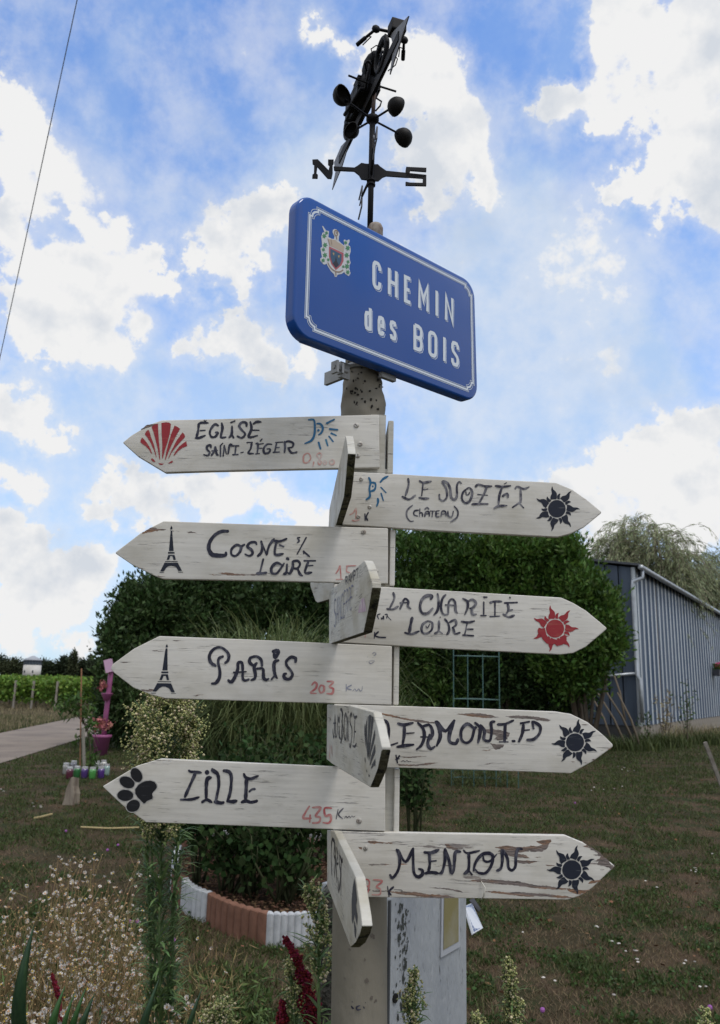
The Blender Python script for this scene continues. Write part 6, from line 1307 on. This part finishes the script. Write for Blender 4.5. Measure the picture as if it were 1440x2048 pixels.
for pa_, pb_ in (((697, 151), (735, 166)), ((760, 173), (792, 183))):
    mb = MB(); mb.tube([hb(*pa_, .012), hb(*pb_, .012)], .0026, 6); mb.build('foot_peg', M_BK, vane)
mb = MB(); mb.tube([A(.52, -.018, .036), hb(722, 178, .016), hb(705, 205, .016), hb(689, 230, .016)], [.0045, .0045, .0048, .0042], 7); mb.build('exhaust', M_BK, vane, True)
mb = MB(); mb.tube([hb(752, 196, .012), hb(763, 203, .012), hb(760, 212, .0), hb(751, 222, -.004)], .0020, 6); mb.build('side_stand', M_BK, vane)
for pts in (((746, 112), (742, 98), (752, 91), (770, 95)), ((785, 106), (795, 118), (791, 130), (776, 142))):
    mb = MB(); mb.tube([hb(x, y, .05) for x, y in pts], .0013, 5); mb.build('cable', M_BK, vane)
mb = MB(); mb.tube([hb(733, 142, .02), hb(730, 128, .03), hb(736, 122, .03), hb(742, 128, .03)], .0030, 6); mb.build('crash_bar', M_BK, vane, True)

# overhead cable
mb = MB(); a, b_ = P(180, -120, 9), P(-25, 830, 14); mid = a.lerp(b_, .5) - Zv * .05; mb.tube([a + (a - b_) * .5, a, mid, b_, b_ + (b_ - a) * .3], .0075, 6)
props(mb.build('overhead_cable', mat('cable_grey', (.12, .13, .15), .6)), 'thin dark overhead cable slanting across the left of the sky', 'cable')
# ------------------------------------------------------------------ plants in front
M_CG = mat('fleabane_leaf', (.12, .19, .068), .6, .25, island=True, transl=.25)
M_CS = mat('fleabane_stem', (.10, .15, .06), .7, .2)
M_CB_ = mat('fleabane_bud', (.33, .34, .14), .8, .15, island=True)
M_CF = mat('fleabane_fluff', (.48, .42, .27), .9, .1, island=True)
M_CO = mat('fleabane_seedhead', (.30, .19, .09), .9, .1, island=True)
def octas(C, r_):
    C = np.asarray(C); n = len(C); r_ = np.asarray(r_).reshape(-1, 1); E = np.array([[1, 0, 0], [-1, 0, 0], [0, 1, 0], [0, -1, 0], [0, 0, 1], [0, 0, -1]], float)
    V = (C[:, None, :] + E[None] * r_[:, None, :]).reshape(-1, 3); T = np.array([[0, 2, 4], [2, 1, 4], [1, 3, 4], [3, 0, 4], [2, 0, 5], [1, 2, 5], [3, 1, 5], [0, 3, 5]])
    return V, (np.arange(n)[:, None, None] * 6 + T[None]).reshape(-1, 3)
def strap(C, d, L_, w, r, droop=.4, seg=3):
    """narrow leaf: list of verts/quads"""
    V = []; Q = []; side = d.cross(Vector((0, 0, 1))); side = side.normalized() if side.length > 1e-4 else Vector((1, 0, 0)); p = Vector(C); v = Vector(d)
    for j in range(seg + 1):
        u = j / seg; ww = w * (math.sin(math.pi * (.12 + .88 * u)) if u < 1 else .02); V += [p - side * ww, p + side * ww]
        v = (v - Vector((0, 0, droop / seg))).normalized(); p = p + v * L_ / seg
        if j: k = 2 * j - 2; Q.append((k, k + 1, k + 3, k + 2))
    return V, Q
def fleabane(label, base, path, leaf_rng, head_rng, headR, seed, dens=1.0, leafL=.07, name='fleabane', budr=.0028, headshape=None, lw=.0035, droopk=1.0):
    """base..path = stem line of world points; leaves and bud heads between path fractions"""
    t = thing(name, label, 'plant', tuple(base)); rr = random.Random(seed); pts = [Vector(base)] + [Vector(p) for p in path]
    seglen = [(b - a).length for a, b in zip(pts, pts[1:])]; T = sum(seglen)
    def at(u):
        d = max(0, min(1, u)) * T
        for a, b, l in zip(pts, pts[1:], seglen):
            if d <= l or b is pts[-1]: return a.lerp(b, min(1, d / l)), (b - a).normalized()
            d -= l
    mb = MB(); mb.tube([at(i / 12)[0] for i in range(13)], [.0048 * (1 - .6 * i / 12) for i in range(13)], 6)
    B = []; leafV = MB(); fluff = []
    n = int((leaf_rng[1] - leaf_rng[0]) * T * 330 * dens * (.62 if dens > 2 else 1))
    for k in range(n):
        u = rr.uniform(*leaf_rng); c, d = at(u); a = rr.uniform(0, 6.28); v = Vector((math.cos(a), math.sin(a), rr.uniform(.5, 1.6))).normalized()
        V, Q = strap(c, v, leafL * rr.uniform(.55, 1.25), lw * rr.uniform(.6, 1.2), rr, rr.uniform(.2, 1.5) * droopk); leafV.add(V, Q)
    nb = int(52 * dens ** 1.2)
    for k in range(nb):
        u = rr.uniform(*head_rng); c, d = at(u); f = (u - head_rng[0]) / (head_rng[1] - head_rng[0]); rad = headR * (headshape(f) if headshape else (1 - f) ** .6 + .12)
        a = rr.uniform(0, 6.28); e = c + Vector((math.cos(a) * rad, math.sin(a) * rad, rad * rr.uniform(.5, 1.3) + .01)) * rr.uniform(.5, 1.1); mid = c.lerp(e, .5) - Vector((0, 0, rad * .12))
        mb.tube([c, mid, e], [.0016, .0012, .0008], 4)
        for j in range(int(9 + rad * 230)):
            q = mid.lerp(e, rr.uniform(.1, 1.15)) + Vector((rr.gauss(0, .0045), rr.gauss(0, .0045), rr.gauss(0, .006))) * (.6 + rad * 12)
            (fluff if rr.random() < .2 else B).append(tuple(q))
        for j in range(3):
            q = c.lerp(e, rr.uniform(.1, .9)); v = Vector((rr.uniform(-1, 1), rr.uniform(-1, 1), rr.uniform(.2, 1.2))).normalized(); V, Q = strap(q, v, leafL * .45, lw * .6, rr); leafV.add(V, Q)
    mb.build('stem', M_CS, t, True); leafV.build('leaves', M_CG, t)
    V, Q = octas(B, np.array([rr.uniform(.7, 1.3) * budr for _ in B])); link('buds', mesh_np('buds', V, Q), M_CB_, t, kind='stuff')
    if fluff: V, Q = octas(fluff, np.array([rr.uniform(.8, 1.6) * budr for _ in fluff])); link('seed_heads', mesh_np('seed_heads', V, Q), M_CF if rr.random() < 2 else M_CO, t, kind='stuff')
    return t
D = 2.45
fleabane('tall bushy fleabane with a cream seed head above the Lille board', P(322, 2300, D), [P(320, 2040, D), P(318, 1850, D), P(322, 1700, D), P(328, 1560, D), P(333, 1480, D), P(338, 1385, D)], (.12, .92), (.64, .985), .088, 3, 2.2, .090, 'fleabane', .0034, lambda f: .55 + .9 * math.sin(math.pi * min(1, f * .9 + .08)), .0042, .8)
for (x0, x1, y1, sd) in ((300, 285, 1405, 5), (338, 388, 1425, 6), (345, 370, 1400, 7), (310, 290, 1470, 8)):
    fleabane({5: 'left leaning side shoot of the tall fleabane clump', 6: 'right leaning side shoot of the tall fleabane clump', 7: 'thin upright shoot right of the tall fleabane stem', 8: 'short shoot at the left foot of the fleabane head'}[sd], P((x0 + 322) / 2, 2200, D + .03), [P(x0, 1900, D + .03), P((x0 + x1) / 2, 1600, D + .04), P(x1, y1, D + .05)], (.2, .85), (.72, .98), .045, sd, 1.0, .07, 'fleabane', .0034)
D = 1.75
fleabane('slim fleabane with pale buds at the left side of the signpost foot', P(640, 2300, D), [P(638, 2048, D), P(637, 1900, D), P(632, 1830, D), P(614, 1768, D)], (.2, .95), (.60, .99), .036, 21, .9, .06, 'fleabane', .0026)
fleabane('fleabane stalk beside the red plume, left of the post', P(588, 2300, D + .05), [P(590, 2048, D + .05), P(585, 1975, D + .05), P(577, 1930, D + .05)], (.4, .9), (.68, .99), .022, 22, .8, .05, 'fleabane', .0024)
fleabane('small fleabane stalk in front of the grey cabinet', P(826, 2250, 1.62), [P(825, 2048, 1.62), P(828, 1990, 1.62), P(830, 1948, 1.62)], (.5, .9), (.62, .99), .020, 23, .8, .035, 'fleabane', .0022)
fleabane('dense budded fleabane stalk on the lawn right of the cabinet', P(1028, 2350, 2.0), [P(1027, 2048, 2.0), P(1022, 1985, 2.0), P(1014, 1922, 2.0)], (.4, .9), (.55, .99), .026, 24, 1.3, .04, 'fleabane', .0027)
fleabane('fleabane tip at the bottom edge between cabinet and right stalk', P(955, 2300, 1.9), [P(955, 2120, 1.9), P(956, 2036, 1.9)], (.5, .9), (.8, .99), .018, 25, .5, .04, 'fleabane', .0026)
fleabane('pale budded fleabane at the bottom right edge', P(1418, 2300, 2.2), [P(1416, 2120, 2.2), P(1412, 2025, 2.2)], (.5, .9), (.75, .99), .022, 26, .6, .04, 'fleabane', .0026)
fleabane('fleabane top at the bottom edge left of the red plume', P(440, 2300, 2.2), [P(440, 2120, 2.2), P(440, 2012, 2.2)], (.5, .9), (.7, .99), .05, 27, .9, .04, 'fleabane', .0028)

# daisies
M_DS = mat('daisy_stem', (.21, .160, .075), .8, .15, island=True); M_DD = mat('dried_head', (.42, .26, .13), .85, .15, island=True); M_DG = mat('daisy_green', (.065, .105, .03), .7, .2, island=True)
def daisy_plant(label, px, D, ytop, wpx, nst, seed, white=.74):
    rr = random.Random(seed); g_ = P(px, 1900, D); base = Vector((g_.x, g_.y, 0)); t = thing('daisy_plant', label, 'daisies', tuple(base), 'white daisies gone over, left foreground')
    zt = P(px, ytop, D).z; hw = wpx * D / FPX; mb = MB(); gl = MB(); H = []; DR = []; PU = []; YC = []
    for k in range(nst):
        f = rr.gauss(0, .48); a = base + Vector((rr.gauss(0, .05), rr.gauss(0, .08), 0)); e = base + Vector((f * hw, rr.gauss(0, .22), zt * (1 - .30 * min(1.6, abs(f)) ** 2) * rr.uniform(.45, 1.02)))
        e.z = max(e.z, .12); mid = a.lerp(e, .55) + Vector((-f * hw * .15, 0, .03)); mb.tube([a, mid, e], [.0022, .0017, .0010], 3, False)
        for j in range(rr.randint(3, 6)):
            q = mid.lerp(e, rr.uniform(-.5, .95)); h_ = q + Vector((rr.uniform(-.06, .06), rr.uniform(-.05, .05), rr.uniform(.02, .08))); mb.tube([q, h_], [.0012, .0008], 3, False)
            (H if rr.random() < white * .55 else DR).append(h_)
        H.append(e) if rr.random() < white else DR.append(e)
        for j in range(5):
            q = a.lerp(mid, rr.uniform(.0, 1.2)); v = Vector((rr.uniform(-1, 1), rr.uniform(-1, 1), rr.uniform(.1, 1.2))).normalized(); V, Q = strap(q, v, .07, .003, rr); (gl if rr.random() < .85 else mb).add(V, Q)
    mb.build('stems', M_DS, t, kind='stuff'); gl.build('leaves', M_DG, t, kind='stuff')
    pet = MB(); yc = []
    for h_ in H:
        nx_ = Vector((rr.uniform(-.7, .7), rr.uniform(-1, .3), rr.uniform(.3, 1))).normalized(); u = nx_.orthogonal().normalized(); w = nx_.cross(u); r_ = rr.uniform(.0060, .0100); dr = rr.uniform(-.5, 1.3)
        for j in range(9):
            a = 2 * math.pi * j / 9 + rr.uniform(-.15, .15); d = u * math.cos(a) + w * math.sin(a); s_ = nx_.cross(d); tip = h_ + d * r_ + nx_ * r_ * dr
            pet.add([h_ + d * r_ * .2, h_ + d * r_ * .7 + s_ * r_ * .26 + nx_ * r_ * dr * .5, tip, h_ + d * r_ * .7 - s_ * r_ * .26 + nx_ * r_ * dr * .5], [(0, 1, 2, 3)])
        if rr.random() < .35: yc.append(tuple(h_ + nx_ * .0015))
        else: PU.append(tuple(h_ + nx_ * .001))
    pet.build('flower_heads', M_WH, t, kind='stuff')
    if yc: V, Q = octas(yc, np.full(len(yc), .0036)); link('flower_centres', mesh_np('flower_centres', V, Q), M_YE, t, kind='stuff')
    V, Q = octas([tuple(x) for x in DR] + [(x[0], x[1], x[2] - .002) for x in PU], np.array([rr.uniform(.0022, .0045) for _ in DR] + [.0042] * len(PU))); link('dried_heads', mesh_np('dried_heads', V, Q), M_DD, t, kind='stuff')
rows = [(70, 3.5, 1725, 75, 60), (160, 3.5, 1722, 80, 70), (235, 3.4, 1735, 60, 40), (10, 3.2, 1790, 80, 50), (100, 3.0, 1800, 90, 70), (200, 3.0, 1820, 80, 70), (250, 3.1, 1860, 60, 36), (30, 2.7, 1910, 90, 55), (140, 2.6, 1905, 90, 70), (225, 2.7, 1930, 70, 50), (60, 2.4, 1985, 90, 40), (170, 2.4, 1990, 90, 45), (375, 2.6, 1900, 45, 34), (350, 2.5, 1960, 40, 26), (265, 3.6, 1740, 25, 12)]
names = ['back left daisy plant of the patch', 'back middle daisy plant with the tallest heads', 'back right daisy plant next to the feathery stem', 'daisy plant at the left picture edge', 'daisy plant in the middle of the patch, left', 'daisy plant in the middle of the patch, right', 'thin daisy plant right of the patch near the feathery stem', 'front left daisy plant', 'front middle daisy plant behind the sword leaves', 'front right daisy plant', 'lowest daisy plant at the bottom left', 'lowest daisy plant at the bottom, over the sword leaves', 'small daisy plant right of the feathery stem', 'lowest daisy plant right of the feathery stem', 'single dry stalked daisy at the back right']
for i, ((px, D, yt, w, n), lb) in enumerate(zip(rows, names)): daisy_plant(lb, px, D, yt, w, n, 300 + i)
# low weeds under the daisies
X = RNG.uniform(-1.5, -.35, 9000); Y = RNG.uniform(2.5, 4.1, 9000)
C = np.stack([X, Y, RNG.uniform(.01, .28, 9000) ** 1.2], 1); c, U, w = leaves_at(C, .040, .5, 71, None, .25); link('weed_undergrowth', leaf_mesh('weed_undergrowth', c, U, w), M_DG, kind='stuff', label='tangled green and brown stalks under the daisies')
c, U, w = leaves_at(np.stack([RNG.uniform(-1.5, -.45, 7000), RNG.uniform(2.5, 4.0, 7000), RNG.uniform(.02, .36, 7000)], 1), .05, 1.2, 72, None, .06); link('dry_stalks', leaf_mesh('dry_stalks', c, U, w), M_DS, kind='stuff', label='thin dry stalks among the daisies')

# amaranth plumes
M_AM = mat('amaranth_red', (.13, .008, .016), .75, .2, island=True)
def amaranth(label, base, path, r0, seed):
    t = thing('amaranth', label, 'plant', tuple(base)); rr = random.Random(seed); pts = [Vector(base)] + [Vector(p) for p in path]; mb = MB(); mb.tube(pts, [.006] * (len(pts) - 1) + [.002], 6); mb.build('stem', mat('amaranth_stem', (.16, .02, .03), .7), t, True)
    C = []; Rr = []
    for i in range(1, len(pts) - 1):
        a, b = pts[i], pts[i + 1]; n = int((b - a).length * 9000)
        for k in range(n):
            u = rr.random(); f = (i - 1 + u) / (len(pts) - 2); rad = r0 * ((1 - f) * 1.15 + .22) * (.8 + .3 * math.sin(f * 26 + seed)); an = rr.uniform(0, 6.28); q = a.lerp(b, u); d = Vector((math.cos(an), math.sin(an), 0)) * rad * rr.uniform(.5, 1.05)
            C.append(tuple(q + d + Vector((0, 0, rr.gauss(0, .003))))); Rr.append(rr.uniform(.0018, .0036))
    V, Q = octas(C, np.array(Rr)); link('plume', mesh_np('plume', V, Q), M_AM, t, kind='stuff')
D = 1.8
amaranth('tall dark red amaranth plume leaning left of the signpost foot', P(640, 2300, D), [P(632, 2090, D), P(618, 2010, D), P(606, 1955, D), P(592, 1915, D), P(570, 1877, D)], .021, 1)
amaranth('shorter dark red amaranth plume left of the tall one', P(566, 2300, D), [P(566, 2140, D), P(566, 2060, D), P(564, 2004, D)], .022, 2)
amaranth('small red amaranth tip among the daisies', P(122, 2100, 2.5), [P(120, 2000, 2.5), P(112, 1975, 2.5), P(103, 1950, 2.5)], .008, 3)
# sword leaves
M_IR = mat('sword_leaf', (.020, .050, .024), .45, .4, var=((.035, .075, .03), 20, .4, .65), stretch=(8, 8, 1)); M_IL = mat('sword_leaf_light', (.040, .105, .030), .45, .4)
def sword(label, tip, foot, wpx, D, m):
    a, b = P(*foot, D), P(*tip, D - .05); n = 10; V = []; s_ = Vector((1, .25, 0)).normalized(); w = wpx * D / FPX / 2
    for i in range(n + 1):
        u = i / n; p = a.lerp(b, u) + Vector((0, -.03 * math.sin(math.pi * u), 0)); ww = w * (1 - u ** 2.2) + .0004; V += [p - s_ * ww, p + Vector((0, -.0035, 0)) * (1 - u), p + s_ * ww, p + Vector((0, .0020, 0)) * (1 - u)]
    F_ = []
    for i in range(n):
        for j in range(4): F_.append((4 * i + j, 4 * i + (j + 1) % 4, 4 * i + 4 + (j + 1) % 4, 4 * i + 4 + j))
    F_.append((4 * n, 4 * n + 1, 4 * n + 2, 4 * n + 3)); mb = MB(); mb.add(V, F_); return mb.build('sword_leaf', m, None, True, label=label, category='plant leaf', group='sword shaped leaves at the bottom edge')
sword('broad dark sword leaf at the far left, tallest of all', (68, 1850), (44, 2100), 26, 1.3, M_IR)
sword('light green sword leaf, the left one of the middle fan', (130, 1972), (108, 2100), 19, 1.3, M_IL)
sword('thin light sword leaf second in the middle fan', (150, 1984), (132, 2100), 12, 1.32, M_IL)
sword('light sword leaf third in the middle fan', (172, 1975), (146, 2100), 15, 1.33, M_IL)
sword('dark green sword leaf, rightmost of the middle fan', (190, 1985), (160, 2100), 18, 1.3, M_IR)
sword('short dark sword leaf just right of the fan', (206, 2028), (196, 2110), 12, 1.3, M_IR)
sword('dark sword leaf crossing the foot of the feathery stem', (318, 1958), (276, 2110), 19, 1.3, M_IR)
sword('dark sword leaf leaning right beside the small daisies', (404, 1976), (366, 2100), 13, 1.35, M_IR)
sword('thin sword leaf at the left picture edge', (6, 1836), (-8, 1900), 9, 1.4, M_IL)
# purple clover flowers
b = MB(); rr = random.Random(31)
for (x, y) in ((275, 1843), (259, 1843), (348, 1880), (1085, 2020), (215, 1700), (132, 1662), (1420, 2015), (1150, 1606), (236, 1690)):
    p = G(x, y, .06); b.ball(p, .012, None, 7, 5)
b.build('purple_clover_flowers', mat('clover_purple', (.30, .10, .33), .7), kind='stuff', label='a few purple clover flowers in the lawn')
